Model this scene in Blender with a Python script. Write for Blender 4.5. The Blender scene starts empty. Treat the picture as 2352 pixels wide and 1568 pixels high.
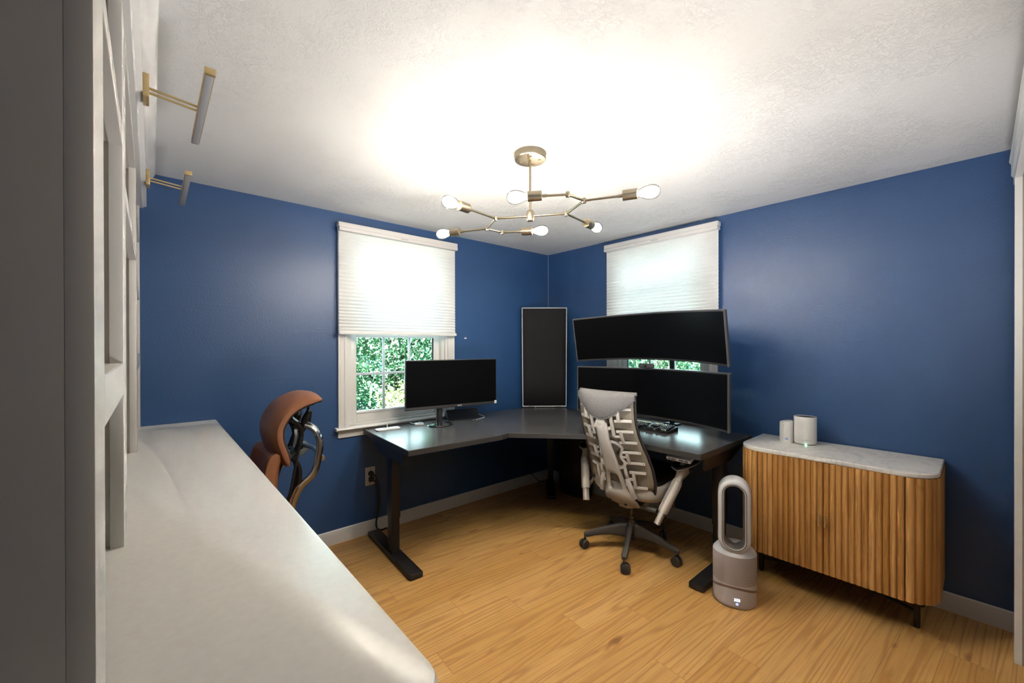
import bpy, bmesh, math, random
from mathutils import Vector, Matrix
from math import sin, cos, pi, radians, sqrt, atan2

random.seed(7)
S = bpy.context.scene
COL = S.collection

# ------------------------------------------------------------------ camera, sky, sun, exposure
cam_d = bpy.data.cameras.new('camera')
cam_d.sensor_width = 36.0
cam_d.lens = 945.42 / 2352 * 36
cam_d.shift_y = 11.79 / 2352
cam_d.clip_start = 0.01
cam = bpy.data.objects.new('camera', cam_d)
COL.objects.link(cam)
_F = Vector((0.659127, 0.752027, -0.002589)).normalized()
_R = Vector((0.752, -0.659, -0.002)); _R = (_R - _F * _R.dot(_F)).normalized()
_U = _R.cross(_F)
M = Matrix((_R, _U, -_F)).transposed().to_4x4()
M.translation = Vector((-3.0707, -2.9362, 1.3607))
cam.matrix_world = M
S.camera = cam

W = bpy.data.worlds.new('sky'); S.world = W
W.use_nodes = True
_nt = W.node_tree
_sky = _nt.nodes.new('ShaderNodeTexSky')
_sky.sky_type = 'NISHITA'
_sky.sun_disc = False
_sky.sun_elevation = radians(52)
_sky.sun_rotation = radians(215)
_bg = _nt.nodes['Background']
_nt.links.new(_sky.outputs[0], _bg.inputs[0])
_bg.inputs[1].default_value = 0.30

sun_d = bpy.data.lights.new('sun', 'SUN'); sun_d.energy = 80.0; sun_d.angle = radians(0.6)
sun_d.color = (1.0, 0.96, 0.88)
sun = bpy.data.objects.new('sun', sun_d); COL.objects.link(sun)
sun.rotation_euler = Vector((0.42, 0.60, -0.95)).to_track_quat('-Z', 'Y').to_euler()

H_ROOM = 2.286
BULB_W = 17.0            # strength of each of the six bulbs
S.view_settings.view_transform = 'Standard'
S.view_settings.look = 'None'
S.view_settings.gamma = 1.0
S.view_settings.use_curve_mapping = False
S.view_settings.exposure = 0.28
try:
    S.cycles.max_bounces = 10; S.cycles.diffuse_bounces = 6; S.cycles.transparent_max_bounces = 12
    S.cycles.use_denoising = True
    S.cycles.sample_clamp_indirect = 6.0
    S.cycles.caustics_reflective = False; S.cycles.caustics_refractive = False
except Exception:
    pass

def area_light(name, loc, aim, sx, sy, power, color):
    d = bpy.data.lights.new(name, 'AREA'); d.shape = 'RECTANGLE'; d.size = sx; d.size_y = sy
    d.energy = power; d.color = color
    o = bpy.data.objects.new(name, d); COL.objects.link(o)
    o.location = loc; o.rotation_euler = (Vector(aim)).to_track_quat('-Z', 'Y').to_euler()
    return o
# area lamps added outside the glass of each window to strengthen the daylight
area_light('window_fill_left', (-1.63, 0.75, 1.75), (0, -1, -0.15), 1.3, 1.6, 42, (0.82, 0.92, 1.0))
area_light('window_fill_right', (0.75, -1.21, 1.75), (-1, 0, -0.15), 1.3, 1.6, 42, (0.82, 0.92, 1.0))

# soft area lamp added behind the camera, aimed up to brighten the ceiling
area_light('ceiling_fill', (-2.05, -2.98, 1.72), (0.42, 0.33, 0.84), 1.3, 0.4, 5, (1.0, 0.97, 0.93))
for aim, en, cone in (((-1.0, -0.85, H_ROOM), 92, 74), ((-0.25, -2.25, H_ROOM), 88, 66), ((-2.75, -0.95, H_ROOM), 80, 62)):
    fl = bpy.data.lights.new('ceiling_fill_spot', 'SPOT'); fl.energy = en; fl.spot_size = radians(cone); fl.spot_blend = 1.0  # unseen spots added as fill, lifting the ceiling and upper walls
    fl.shadow_soft_size = 0.25; fl.color = (0.985, 0.99, 1.0)
    flo = bpy.data.objects.new('ceiling_fill_spot', fl); COL.objects.link(flo)
    flo.location = (-2.05, -3.0, 0.45); flo.rotation_euler = (Vector(aim) - flo.location).to_track_quat('-Z', 'Y').to_euler()
area_light('hall_fill', (-1.3, -3.9, 2.2), (0, 0.1, -1), 0.9, 0.5, 3.5, (1.0, 0.90, 0.78))  # added lamp in the unseen hall, weak fill through the doorway

# ------------------------------------------------------------------ node materials
MATS = {}
def new_mat(name):
    m = bpy.data.materials.new(name); m.use_nodes = True
    nt = m.node_tree
    return m, nt, nt.nodes['Principled BSDF']
class NT:
    """small helper to write node trees"""
    def __init__(s, nt): s.nt = nt
    def n(s, t, **kw):
        x = s.nt.nodes.new(t)
        for k, v in kw.items():
            if hasattr(x, k): setattr(x, k, v)
            else: x.inputs[k].default_value = v
        return x
    def link(s, a, b): s.nt.links.new(a, b)
    def math(s, op, a, b=0.0, c=None):
        x = s.nt.nodes.new('ShaderNodeMath'); x.operation = op
        for i, v in enumerate((a, b, c)):
            if v is None: continue
            if isinstance(v, (int, float)): x.inputs[i].default_value = v
            else: s.link(v, x.inputs[i])
        return x.outputs[0]
    def coord(s, scale=(1, 1, 1), rot=(0, 0, 0), kind='Object'):
        tc = s.nt.nodes.new('ShaderNodeTexCoord'); mp = s.nt.nodes.new('ShaderNodeMapping')
        mp.inputs['Scale'].default_value = scale; mp.inputs['Rotation'].default_value = rot
        s.link(tc.outputs[kind], mp.inputs[0]); return mp.outputs[0]
    def noise(s, vec, scale, detail=3, rough=0.5, dist=0.0):
        x = s.nt.nodes.new('ShaderNodeTexNoise')
        x.inputs['Scale'].default_value = scale; x.inputs['Detail'].default_value = detail
        x.inputs['Roughness'].default_value = rough; x.inputs['Distortion'].default_value = dist
        if vec is not None: s.link(vec, x.inputs['Vector'])
        return x.outputs[0]
    def ramp(s, fac, stops, interp='LINEAR'):
        x = s.nt.nodes.new('ShaderNodeValToRGB'); x.color_ramp.interpolation = interp
        el = x.color_ramp.elements
        while len(el) < len(stops): el.new(0.5)
        for e, (p, c) in zip(el, stops):
            e.position = p; e.color = (c[0], c[1], c[2], 1) if not isinstance(c, (int, float)) else (c, c, c, 1)
        s.link(fac, x.inputs[0]); return x.outputs[0]
    def mix(s, fac, a, b, mode='MIX'):
        x = s.nt.nodes.new('ShaderNodeMix'); x.data_type = 'RGBA'; x.blend_type = mode
        for sock, v in ((x.inputs['Factor'], fac), (x.inputs['A'] if False else x.inputs[6], a), (x.inputs[7], b)):
            if isinstance(v, (int, float)): sock.default_value = v
            elif isinstance(v, tuple): sock.default_value = (*v, 1) if len(v) == 3 else v
            else: s.link(v, sock)
        return x.outputs[2]
    def bump(s, h, strength, dist, bsdf, prev=None):
        b = s.nt.nodes.new('ShaderNodeBump'); b.inputs['Strength'].default_value = strength
        b.inputs['Distance'].default_value = dist
        s.link(h, b.inputs['Height'])
        if prev is not None: s.link(prev, b.inputs['Normal'])
        if bsdf is not None: s.link(b.outputs[0], bsdf.inputs['Normal'])
        return b.outputs[0]
def plain(name, col, rough=0.5, metal=0.0, spec=0.5, bump=None, var=0.0, vscale=8.0, coat=0.0, sheen=0.0):
    if name in MATS: return MATS[name]
    m, nt, b = new_mat(name); h = NT(nt)
    b.inputs['Roughness'].default_value = rough; b.inputs['Metallic'].default_value = metal
    b.inputs['Specular IOR Level'].default_value = spec
    b.inputs['Coat Weight'].default_value = coat
    b.inputs['Sheen Weight'].default_value = sheen
    v = h.coord()
    f = h.noise(v, vscale, 4)
    lo = tuple(c * (1 - var) for c in col); hi = tuple(min(1, c * (1 + var)) for c in col)
    h.link(h.ramp(f, [(0.3, lo), (0.7, hi)]), b.inputs['Base Color'])
    if bump:
        h.bump(h.noise(v, bump[0], 3, 0.6), bump[1], bump[2], b)
    MATS[name] = m; return m
def emit(name, col, strength):
    if name in MATS: return MATS[name]
    m = bpy.data.materials.new(name); m.use_nodes = True; nt = m.node_tree
    nt.nodes.remove(nt.nodes['Principled BSDF'])
    e = nt.nodes.new('ShaderNodeEmission'); e.inputs[0].default_value = (*col, 1); e.inputs[1].default_value = strength
    nt.links.new(e.outputs[0], nt.nodes['Material Output'].inputs[0])
    MATS[name] = m; return m
def glassy(name, tint, gloss=0.08, rough=0.02):
    if name in MATS: return MATS[name]
    m = bpy.data.materials.new(name); m.use_nodes = True; nt = m.node_tree
    nt.nodes.remove(nt.nodes['Principled BSDF'])
    t = nt.nodes.new('ShaderNodeBsdfTransparent'); t.inputs[0].default_value = (*tint, 1)
    g = nt.nodes.new('ShaderNodeBsdfGlossy'); g.inputs['Roughness'].default_value = rough
    fr = nt.nodes.new('ShaderNodeFresnel'); fr.inputs[0].default_value = 1.45
    mu = nt.nodes.new('ShaderNodeMath'); mu.operation = 'MULTIPLY'; mu.inputs[1].default_value = gloss * 10
    mx = nt.nodes.new('ShaderNodeMixShader')
    nt.links.new(fr.outputs[0], mu.inputs[0]); nt.links.new(mu.outputs[0], mx.inputs[0])
    nt.links.new(t.outputs[0], mx.inputs[1]); nt.links.new(g.outputs[0], mx.inputs[2])
    nt.links.new(mx.outputs[0], nt.nodes['Material Output'].inputs[0])
    MATS[name] = m; return m

def mat_wall():
    m, nt, b = new_mat('navy_wall_paint'); h = NT(nt); v = h.coord()
    f = h.noise(v, 2.2, 4, 0.6)
    h.link(h.ramp(f, [(0.3, (0.0185, 0.069, 0.198)), (0.7, (0.0215, 0.077, 0.216))]), b.inputs['Base Color'])
    b.inputs['Roughness'].default_value = 0.40
    b.inputs['Specular IOR Level'].default_value = 0.75
    n1 = h.bump(h.noise(v, 90, 3, 0.55), 0.28, 0.004, None)
    st = h.noise(h.coord((1.5, 1.5, 14)), 1.2, 3, 0.6, 0.6)
    h.bump(h.ramp(st, [(0.62, 0.0), (0.70, 1.0)]), 0.10, 0.004, b, n1)
    return m
def mat_ceiling():
    m, nt, b = new_mat('stomped_ceiling_plaster'); h = NT(nt); v = h.coord()
    b.inputs['Base Color'].default_value = (0.80, 0.80, 0.795, 1)
    b.inputs['Roughness'].default_value = 0.75
    b.inputs['Specular IOR Level'].default_value = 0.25
    patch = h.ramp(h.noise(v, 2.6, 4, 0.65), [(0.44, 0.0), (0.60, 1.0)])     # torn patches
    r = h.noise(v, 13.0, 6, 0.62, 1.3)
    ridge = h.ramp(r, [(0.478, 0.0), (0.495, 1.0), (0.505, 1.0), (0.530, 0.0)])
    r2 = h.noise(v, 27.0, 5, 0.62, 1.8)
    ridge2 = h.ramp(r2, [(0.475, 0.0), (0.495, 1.0), (0.505, 0.9), (0.55, 0.0)])
    hsum = h.math('ADD', h.math('MULTIPLY', ridge, patch), h.math('MULTIPLY', h.math('MULTIPLY', ridge2, 0.6), h.math('ADD', h.math('MULTIPLY', patch, 0.8), 0.22)))
    hsum = h.math('ADD', hsum, h.math('MULTIPLY', h.noise(v, 6.0, 3, 0.5), 0.25))
    h.bump(hsum, 0.48, 0.0055, b)
    return m
def wood_nodes(h, u, v, seed, ring=26.0):
    """cathedral grain from u (along, metres), v (across, metres), seed socket"""
    cb = h.n('ShaderNodeCombineXYZ')
    h.link(h.math('MULTIPLY', u, 0.45), cb.inputs[0]); h.link(h.math('MULTIPLY', v, 9.5), cb.inputs[1]); h.link(seed, cb.inputs[2])
    base = h.noise(cb.outputs[0], 1.0, 1.5, 0.4, 0.25)
    rings = h.math('SINE', h.math('MULTIPLY', base, ring * 3.2))
    rings = h.math('POWER', h.math('ADD', h.math('MULTIPLY', rings, 0.5), 0.5), 3.5)
    cf = h.n('ShaderNodeCombineXYZ')
    h.link(h.math('MULTIPLY', u, 3.0), cf.inputs[0]); h.link(h.math('MULTIPLY', v, 110.0), cf.inputs[1]); h.link(seed, cf.inputs[2])
    fine = h.noise(cf.outputs[0], 1.0, 4, 0.65)
    ck = h.n('ShaderNodeCombineXYZ')
    h.link(h.math('MULTIPLY', u, 3.4), ck.inputs[0]); h.link(h.math('MULTIPLY', v, 11.0), ck.inputs[1]); h.link(seed, ck.inputs[2])
    kn = h.ramp(h.noise(ck.outputs[0], 1.3, 2, 0.5, 0.4), [(0.69, 0.0), (0.78, 1.0)])
    return rings, fine, kn
def mat_floor():
    m, nt, b = new_mat('oak_plank_floor'); h = NT(nt)
    vec = h.coord(rot=(0, 0, radians(4.3)))
    sx = h.n('ShaderNodeSeparateXYZ'); h.link(vec, sx.inputs[0])
    L, Wd = 1.22, 0.150
    vv = h.math('DIVIDE', sx.outputs[1], Wd); row = h.math('FLOOR', vv)
    wn = h.n('ShaderNodeTexWhiteNoise', noise_dimensions='1D'); h.link(row, wn.inputs['W'])
    uu = h.math('ADD', h.math('DIVIDE', sx.outputs[0], L), wn.outputs[0]); colm = h.math('FLOOR', uu)
    cid = h.math('ADD', h.math('MULTIPLY', row, 7.13), h.math('MULTIPLY', colm, 3.71))
    wn2 = h.n('ShaderNodeTexWhiteNoise', noise_dimensions='1D'); h.link(cid, wn2.inputs['W'])
    seed = h.math('MULTIPLY', wn2.outputs[0], 60.0)
    rings, fine, kn = wood_nodes(h, sx.outputs[0], sx.outputs[1], seed)
    light = h.mix(wn2.outputs[0], (0.600, 0.325, 0.096), (0.690, 0.400, 0.142))
    c = h.mix(h.math('MULTIPLY', rings, 0.55), light, (0.365, 0.170, 0.042))
    c = h.mix(h.math('MULTIPLY', h.ramp(fine, [(0.45, 0.0), (0.75, 1.0)]), 0.42), c, (0.33, 0.155, 0.040))
    c = h.mix(h.math('MULTIPLY', kn, 0.75), c, (0.20, 0.075, 0.018))
    fv = h.math('FRACT', vv); fu = h.math('FRACT', uu)
    ev = h.math('MINIMUM', fv, h.math('SUBTRACT', 1.0, fv)); eu = h.math('MINIMUM', fu, h.math('SUBTRACT', 1.0, fu))
    seam = h.math('MAXIMUM', h.math('LESS_THAN', ev, 0.008), h.math('LESS_THAN', eu, 0.0011))
    c = h.mix(h.math('MULTIPLY', seam, 0.42), c, (0.16, 0.07, 0.02))
    h.link(c, b.inputs['Base Color'])
    b.inputs['Roughness'].default_value = 0.42
    b.inputs['Specular IOR Level'].default_value = 0.4
    h.bump(h.math('ADD', h.math('MULTIPLY', rings, 0.3), fine), 0.06, 0.002, b)
    return m
def mat_slat_wood():
    m, nt, b = new_mat('mango_wood'); h = NT(nt); vec = h.coord()
    sx = h.n('ShaderNodeSeparateXYZ'); h.link(vec, sx.inputs[0])
    at = h.n('ShaderNodeAttribute', attribute_name='slat')
    wn = h.n('ShaderNodeTexWhiteNoise', noise_dimensions='1D'); h.link(at.outputs['Fac'], wn.inputs['W'])
    seed = h.math('MULTIPLY', wn.outputs[0], 50.0)
    rings, fine, kn = wood_nodes(h, sx.outputs[2], h.math('ADD', sx.outputs[1], sx.outputs[0]), seed, 18.0)
    c = h.mix(wn.outputs[0], (0.50, 0.250, 0.066), (0.76, 0.430, 0.150))
    c = h.mix(h.math('MULTIPLY', rings, 0.40), c, (0.33, 0.140, 0.030))
    c = h.mix(h.math('MULTIPLY', h.ramp(fine, [(0.4, 0.0), (0.75, 1.0)]), 0.48), c, (0.30, 0.125, 0.028))
    c = h.mix(h.math('MULTIPLY', kn, 0.5), c, (0.20, 0.07, 0.015))
    h.link(c, b.inputs['Base Color'])
    b.inputs['Roughness'].default_value = 0.45
    h.bump(fine, 0.1, 0.002, b)
    return m
def mat_marble():
    m, nt, b = new_mat('white_marble'); h = NT(nt); vec = h.coord((1.0, 1.6, 1.0))
    w = h.noise(vec, 3.4, 6, 0.62, 1.1)
    veins = h.ramp(w, [(0.455, 0.0), (0.492, 1.0), (0.51, 0.25), (0.56, 0.0)])
    mott = h.noise(vec, 14, 4, 0.6)
    c = h.mix(h.math('MULTIPLY', mott, 0.5), (0.84, 0.83, 0.80), (0.72, 0.715, 0.69))
    c = h.mix(h.math('MULTIPLY', veins, 0.38), c, (0.42, 0.42, 0.41))
    h.link(c, b.inputs['Base Color'])
    b.inputs['Roughness'].default_value = 0.16
    return m
def mat_shade():
    m = bpy.data.materials.new('pleated_shade_fabric'); m.use_nodes = True; nt = m.node_tree; h = NT(nt)
    nt.nodes.remove(nt.nodes['Principled BSDF'])
    v = h.coord((60, 60, 160))
    n = h.noise(v, 3, 3, 0.6)
    c = h.ramp(n, [(0.3, (0.80, 0.80, 0.79)), (0.7, (0.88, 0.88, 0.87))])
    d = nt.nodes.new('ShaderNodeBsdfDiffuse'); t = nt.nodes.new('ShaderNodeBsdfTranslucent')
    h.link(c, d.inputs[0]); h.link(c, t.inputs[0])
    mx = nt.nodes.new('ShaderNodeMixShader'); mx.inputs[0].default_value = 0.17
    h.link(d.outputs[0], mx.inputs[1]); h.link(t.outputs[0], mx.inputs[2])
    h.link(mx.outputs[0], nt.nodes['Material Output'].inputs[0])
    return m
def mat_leaf(name, c1, c2):
    m = bpy.data.materials.new(name); m.use_nodes = True; nt = m.node_tree; h = NT(nt)
    nt.nodes.remove(nt.nodes['Principled BSDF'])
    n = h.noise(h.coord(), 1.7, 4, 0.7)
    c = h.ramp(n, [(0.3, c1), (0.7, c2)])
    d = nt.nodes.new('ShaderNodeBsdfDiffuse'); t = nt.nodes.new('ShaderNodeBsdfTranslucent'); g = nt.nodes.new('ShaderNodeBsdfGlossy')
    g.inputs['Roughness'].default_value = 0.35
    h.link(c, d.inputs[0]); h.link(c, t.inputs[0])
    mx = nt.nodes.new('ShaderNodeMixShader'); mx.inputs[0].default_value = 0.35
    h.link(d.outputs[0], mx.inputs[1]); h.link(t.outputs[0], mx.inputs[2])
    m2 = nt.nodes.new('ShaderNodeMixShader'); m2.inputs[0].default_value = 0.06
    h.link(mx.outputs[0], m2.inputs[1]); h.link(g.outputs[0], m2.inputs[2])
    h.link(m2.outputs[0], nt.nodes['Material Output'].inputs[0])
    return m
def mat_speckle(name, col, rough, amt):
    m, nt, b = new_mat(name); h = NT(nt); v = h.coord()
    f = h.noise(v, 420, 2, 0.5)
    hi = tuple(min(1, c + amt) for c in col)
    h.link(h.ramp(f, [(0.35, col), (0.75, hi)]), b.inputs['Base Color'])
    b.inputs['Roughness'].default_value = rough
    h.bump(f, 0.10, 0.001, b)
    return m
def mat_cloth(name, col, scale, var, rough=0.9):
    m, nt, b = new_mat(name); h = NT(nt); v = h.coord()
    f = h.noise(v, scale, 3, 0.7)
    h.link(h.ramp(f, [(0.3, tuple(c * (1 - var) for c in col)), (0.7, tuple(min(1, c * (1 + var)) for c in col))]), b.inputs['Base Color'])
    b.inputs['Roughness'].default_value = rough; b.inputs['Specular IOR Level'].default_value = 0.2
    h.bump(f, 0.3, 0.001, b)
    return m
def mat_perforated():
    """satin shell whose grille band carries rows of small holes (pattern wraps round the drum)"""
    m, nt, b = new_mat('perforated_grille'); h = NT(nt); vec = h.coord()
    sx = h.n('ShaderNodeSeparateXYZ'); h.link(vec, sx.inputs[0])
    ang = h.math('ARCTAN2', sx.outputs[1], sx.outputs[0])
    zz = h.math('MULTIPLY', sx.outputs[2], 165.0)
    row = h.math('FLOOR', zz)
    a2 = h.math('ADD', h.math('MULTIPLY', ang, 22.0), h.math('MULTIPLY', row, 0.5))
    fx = h.math('SUBTRACT', h.math('FRACT', a2), 0.5); fz = h.math('SUBTRACT', h.math('FRACT', zz), 0.5)
    fx = h.math('ABSOLUTE', fx); fz = h.math('ABSOLUTE', fz)
    hole = h.math('MULTIPLY', h.math('LESS_THAN', fx, 0.36), h.math('LESS_THAN', fz, 0.26))
    c = h.mix(hole, (0.68, 0.625, 0.625), (0.16, 0.12, 0.115))
    h.link(c, b.inputs['Base Color']); b.inputs['Roughness'].default_value = 0.4; b.inputs['Metallic'].default_value = 0.15
    return m
def mat_seatpan(): return plain('warm_white_plastic', (0.74, 0.70, 0.64), 0.38)

WALL = mat_wall(); CEIL = mat_ceiling(); FLOOR = mat_floor(); SLAT = mat_slat_wood(); MARBLE = mat_marble(); SHADE = mat_shade()
TRIM = plain('white_trim_paint', (0.78, 0.77, 0.75), 0.32)
GREIGE = plain('greige_cabinet_paint', (0.66, 0.635, 0.60), 0.40, var=0.02)
COUNTER = plain('grey_white_countertop', (0.60, 0.585, 0.555), 0.33, var=0.03, vscale=60)
DESKTOP = mat_speckle('charcoal_laminate', (0.050, 0.050, 0.051), 0.25, 0.05)
DESKEDGE = plain('charcoal_edge_band', (0.035, 0.034, 0.033), 0.42)
BLACKMETAL = plain('black_powder_coat', (0.013, 0.012, 0.012), 0.40)
BLACKPL = plain('black_plastic', (0.012, 0.012, 0.013), 0.42)
SCREEN = plain('dark_screen', (0.0022, 0.0024, 0.003), 0.30, spec=0.10)
BEZEL = plain('dark_grey_bezel', (0.03, 0.03, 0.032), 0.4)
SILVER = plain('silver_grey_edge', (0.12, 0.12, 0.125), 0.42, metal=0.3)
BRASS = plain('brushed_brass', (0.62, 0.53, 0.38), 0.30, metal=1.0, var=0.06, vscale=40)
GOLD = plain('satin_gold', (0.74, 0.56, 0.28), 0.34, metal=0.75)
WHITEPL = plain('white_plastic', (0.76, 0.755, 0.74), 0.35)
CHAIRWHITE = plain('chair_white_plastic', (0.70, 0.67, 0.625), 0.36)
CHAIRGREY = plain('graphite_plastic', (0.075, 0.070, 0.066), 0.42)
BASEGREY = plain('graphite_base', (0.070, 0.066, 0.062), 0.36)
LEATHER = plain('tan_leather', (0.27, 0.112, 0.052), 0.36, var=0.12, vscale=14, bump=(260, 0.12, 0.002))
CHROME = plain('polished_aluminium', (0.70, 0.69, 0.68), 0.16, metal=1.0)
CORD = plain('black_cord', (0.015, 0.014, 0.014), 0.5)
SEATFAB = mat_cloth('charcoal_seat_fabric', (0.030, 0.028, 0.028), 300, 0.3)
HEATHER = mat_cloth('heather_grey_fabric', (0.185, 0.182, 0.185), 260, 0.32)
MEMBRANE = mat_cloth('taupe_backrest_mesh', (0.33, 0.295, 0.235), 190, 0.15)
SPKCLOTH = mat_cloth('black_grille_cloth', (0.021, 0.020, 0.022), 420, 0.35)
SATIN = plain('satin_rose_silver', (0.67, 0.63, 0.635), 0.36, metal=0.08)
SATINW = plain('satin_silver', (0.68, 0.69, 0.72), 0.36, metal=0.10)
PERF = mat_perforated()
GLASS = glassy('window_glass', (0.88, 0.975, 0.985), 0.08)
BULBGLASS = glassy('clear_bulb_glass', (0.97, 0.97, 0.96), 0.05)
FILAMENT = emit('glowing_filament', (1.0, 0.90, 0.77), BULB_W * 30)
# oversized lamp core : glow cut on its upper side to spare the ceiling
_n = FILAMENT.node_tree; _g = _n.nodes.new('ShaderNodeNewGeometry'); _s = _n.nodes.new('ShaderNodeSeparateXYZ')
_mr = _n.nodes.new('ShaderNodeMapRange'); _mr.inputs[1].default_value = -0.35; _mr.inputs[2].default_value = 0.75
_mr.inputs[3].default_value = BULB_W * 30; _mr.inputs[4].default_value = BULB_W * 30 * 0.08
_n.links.new(_g.outputs['Normal'], _s.inputs[0]); _n.links.new(_s.outputs[2], _mr.inputs[0])
_n.links.new(_mr.outputs[0], _n.nodes['Emission'].inputs[1])
FROST = plain('frosted_diffuser', (0.42, 0.42, 0.45), 0.5)

# ------------------------------------------------------------------ mesh helpers
class MB:
    def __init__(s): s.bm = bmesh.new(); s.attr = None
    def box(s, c, d, rot=None, bev=0.0, seg=2):
        r = bmesh.ops.create_cube(s.bm, size=1.0); vs = r['verts']
        for v in vs: v.co = Vector((v.co.x * d[0], v.co.y * d[1], v.co.z * d[2]))
        if bev > 0:
            es = list({e for v in vs for e in v.link_edges})
            q = bmesh.ops.bevel(s.bm, geom=es, offset=bev, segments=seg, affect='EDGES', profile=0.5)
            vs = list({v for f in q['faces'] for v in f.verts} | {v for v in vs if v.is_valid})
        mt = Matrix.Translation(Vector(c))
        if rot is not None: mt = mt @ (rot if isinstance(rot, Matrix) else Matrix.Rotation(rot, 4, 'Z'))
        for v in vs: v.co = mt @ v.co
        return s
    def span(s, a, b, bev=0.0, seg=2):
        a, b = Vector(a), Vector(b)
        return s.box((a + b) / 2, [abs(x) for x in (b - a)], None, bev, seg)
    def grid(s, P, cu=False, cv=False, skip=None):
        """P[i][j] points -> quads"""
        V = [[s.bm.verts.new(p) for p in row] for row in P]
        n, k = len(V), len(V[0])
        for i in range(n if cu else n - 1):
            for j in range(k if cv else k - 1):
                if skip and skip(i, j): continue
                try: s.bm.faces.new((V[i][j], V[(i + 1) % n][j], V[(i + 1) % n][(j + 1) % k], V[i][(j + 1) % k]))
                except ValueError: pass
        return V
    def cap(s, ring, flip=False):
        try: s.bm.faces.new(list(reversed(ring)) if flip else ring)
        except ValueError: pass
    def loft(s, rings, caps=True, closed=False):
        V = s.grid(rings, cu=closed, cv=True)
        if caps and not closed: s.cap(V[0], False); s.cap(V[-1], True)
        return s
    def prism(s, pts, off):
        """polygon pts (3D) extruded by vector off"""
        off = Vector(off); return s.loft([[Vector(p) for p in pts], [Vector(p) + off for p in pts]])
    def tube(s, pts, r, n=10, sq=None, up=None):
        """round (or sq=(a,b) rectangular, oriented by up) tube along pts; r scalar or list"""
        pts = [Vector(p) for p in pts]; rings = []
        rs = r if isinstance(r, (list, tuple)) else [r] * len(pts)
        prev = None
        for i, p in enumerate(pts):
            t = ((pts[min(i + 1, len(pts) - 1)] - pts[i]).normalized() + (pts[i] - pts[max(i - 1, 0)]).normalized())
            if t.length < 1e-6: t = pts[min(i + 1, len(pts) - 1)] - pts[max(i - 1, 0)]
            t.normalize()
            if prev is None:
                a = Vector(up) if up is not None else (Vector((0, 0, 1)) if abs(t.z) < 0.9 else Vector((1, 0, 0)))
            else: a = prev
            a = (a - t * a.dot(t)).normalized(); prev = a; bb = t.cross(a)
            if sq:
                w, q = sq if not isinstance(sq, list) else sq[i]
                ring = []
                for k in range(n):
                    an = 2 * pi * k / n + pi / n; e = 0.45
                    ca, sa = cos(an), sin(an)
                    ring.append(p + a * (math.copysign(abs(ca) ** e, ca) * w) + bb * (math.copysign(abs(sa) ** e, sa) * q))
            else:
                ring = [p + (a * cos(2 * pi * k / n) + bb * sin(2 * pi * k / n)) * rs[i] for k in range(n)]
            rings.append(ring)
        return s.loft(rings)
    def lathe(s, prof, n=24, c=(0, 0, 0), axis=None, sc=(1, 1)):
        """prof [(r,z)]; axis: optional matrix"""
        rings = []
        for r, z in prof:
            ring = [Vector((max(r, 1e-5) * cos(2 * pi * k / n) * sc[0], max(r, 1e-5) * sin(2 * pi * k / n) * sc[1], z)) for k in range(n)]
            if axis is not None: ring = [axis @ v for v in ring]
            rings.append([v + Vector(c) for v in ring])
        return s.loft(rings)
    def build(s, name, mat, parent=None, smooth=True, sub=0, solid=0.0, mat2=None, ang=40):
        bmesh.ops.remove_doubles(s.bm, verts=s.bm.verts, dist=1e-6)
        bmesh.ops.recalc_face_normals(s.bm, faces=s.bm.faces)
        me = bpy.data.meshes.new(name); s.bm.to_mesh(me); s.bm.free()
        me.materials.append(mat)
        o = bpy.data.objects.new(name, me); COL.objects.link(o)
        if smooth:
            for p in me.polygons: p.use_smooth = True
            if not sub: sharp(me, ang)
        if solid:
            md = o.modifiers.new('solid', 'SOLIDIFY'); md.thickness = solid; md.offset = 0
        if sub:
            md = o.modifiers.new('sub', 'SUBSURF'); md.levels = sub; md.render_levels = sub
        if parent is not None: o.parent = parent
        return o
def sharp(me, ang):
    bm = bmesh.new(); bm.from_mesh(me)
    for e in bm.edges:
        if len(e.link_faces) == 2 and e.calc_face_angle(0) > radians(ang): e.smooth = False
    bm.to_mesh(me); bm.free()
def tag(o, label=None, cat=None, group=None, kind=None):
    if label: o['label'] = label
    if cat: o['category'] = cat
    if group: o['group'] = group
    if kind: o['kind'] = kind
    return o
def thing(name, loc, label, cat, rz=0.0, group=None):
    o = bpy.data.objects.new(name, None); COL.objects.link(o)
    o.empty_display_size = 0.05
    o.location = loc; o.rotation_euler = (0, 0, rz)
    return tag(o, label, cat, group)
def struct(name, mb, mat, parent=None, label=None, **kw):
    o = mb.build(name, mat, parent, **kw)
    if parent is None: o['kind'] = 'structure'
    if label: o['label'] = label
    return o
def dup(o, parent):
    c = o.copy(); COL.objects.link(c); c.parent = parent; return c
def text_mesh(name, txt, size, mat, parent, mtx, depth=0.0004, kern=1.0):
    cu = bpy.data.curves.new(name, 'FONT'); cu.body = txt; cu.size = size; cu.extrude = depth
    cu.align_x = 'CENTER'; cu.align_y = 'CENTER'; cu.space_character = kern
    t = bpy.data.objects.new(name, cu); COL.objects.link(t)
    bpy.context.view_layer.update()
    me = bpy.data.meshes.new_from_object(t.evaluated_get(bpy.context.evaluated_depsgraph_get()))
    bpy.data.objects.remove(t); bpy.data.curves.remove(cu)
    me.name = name; me.transform(mtx); me.materials.clear(); me.materials.append(mat)
    o = bpy.data.objects.new(name, me); COL.objects.link(o); o.parent = parent
    return o
def frame_m(o, x, y, z):
    m = Matrix((Vector(x), Vector(y), Vector(z))).transposed().to_4x4(); m.translation = Vector(o); return m
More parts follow.
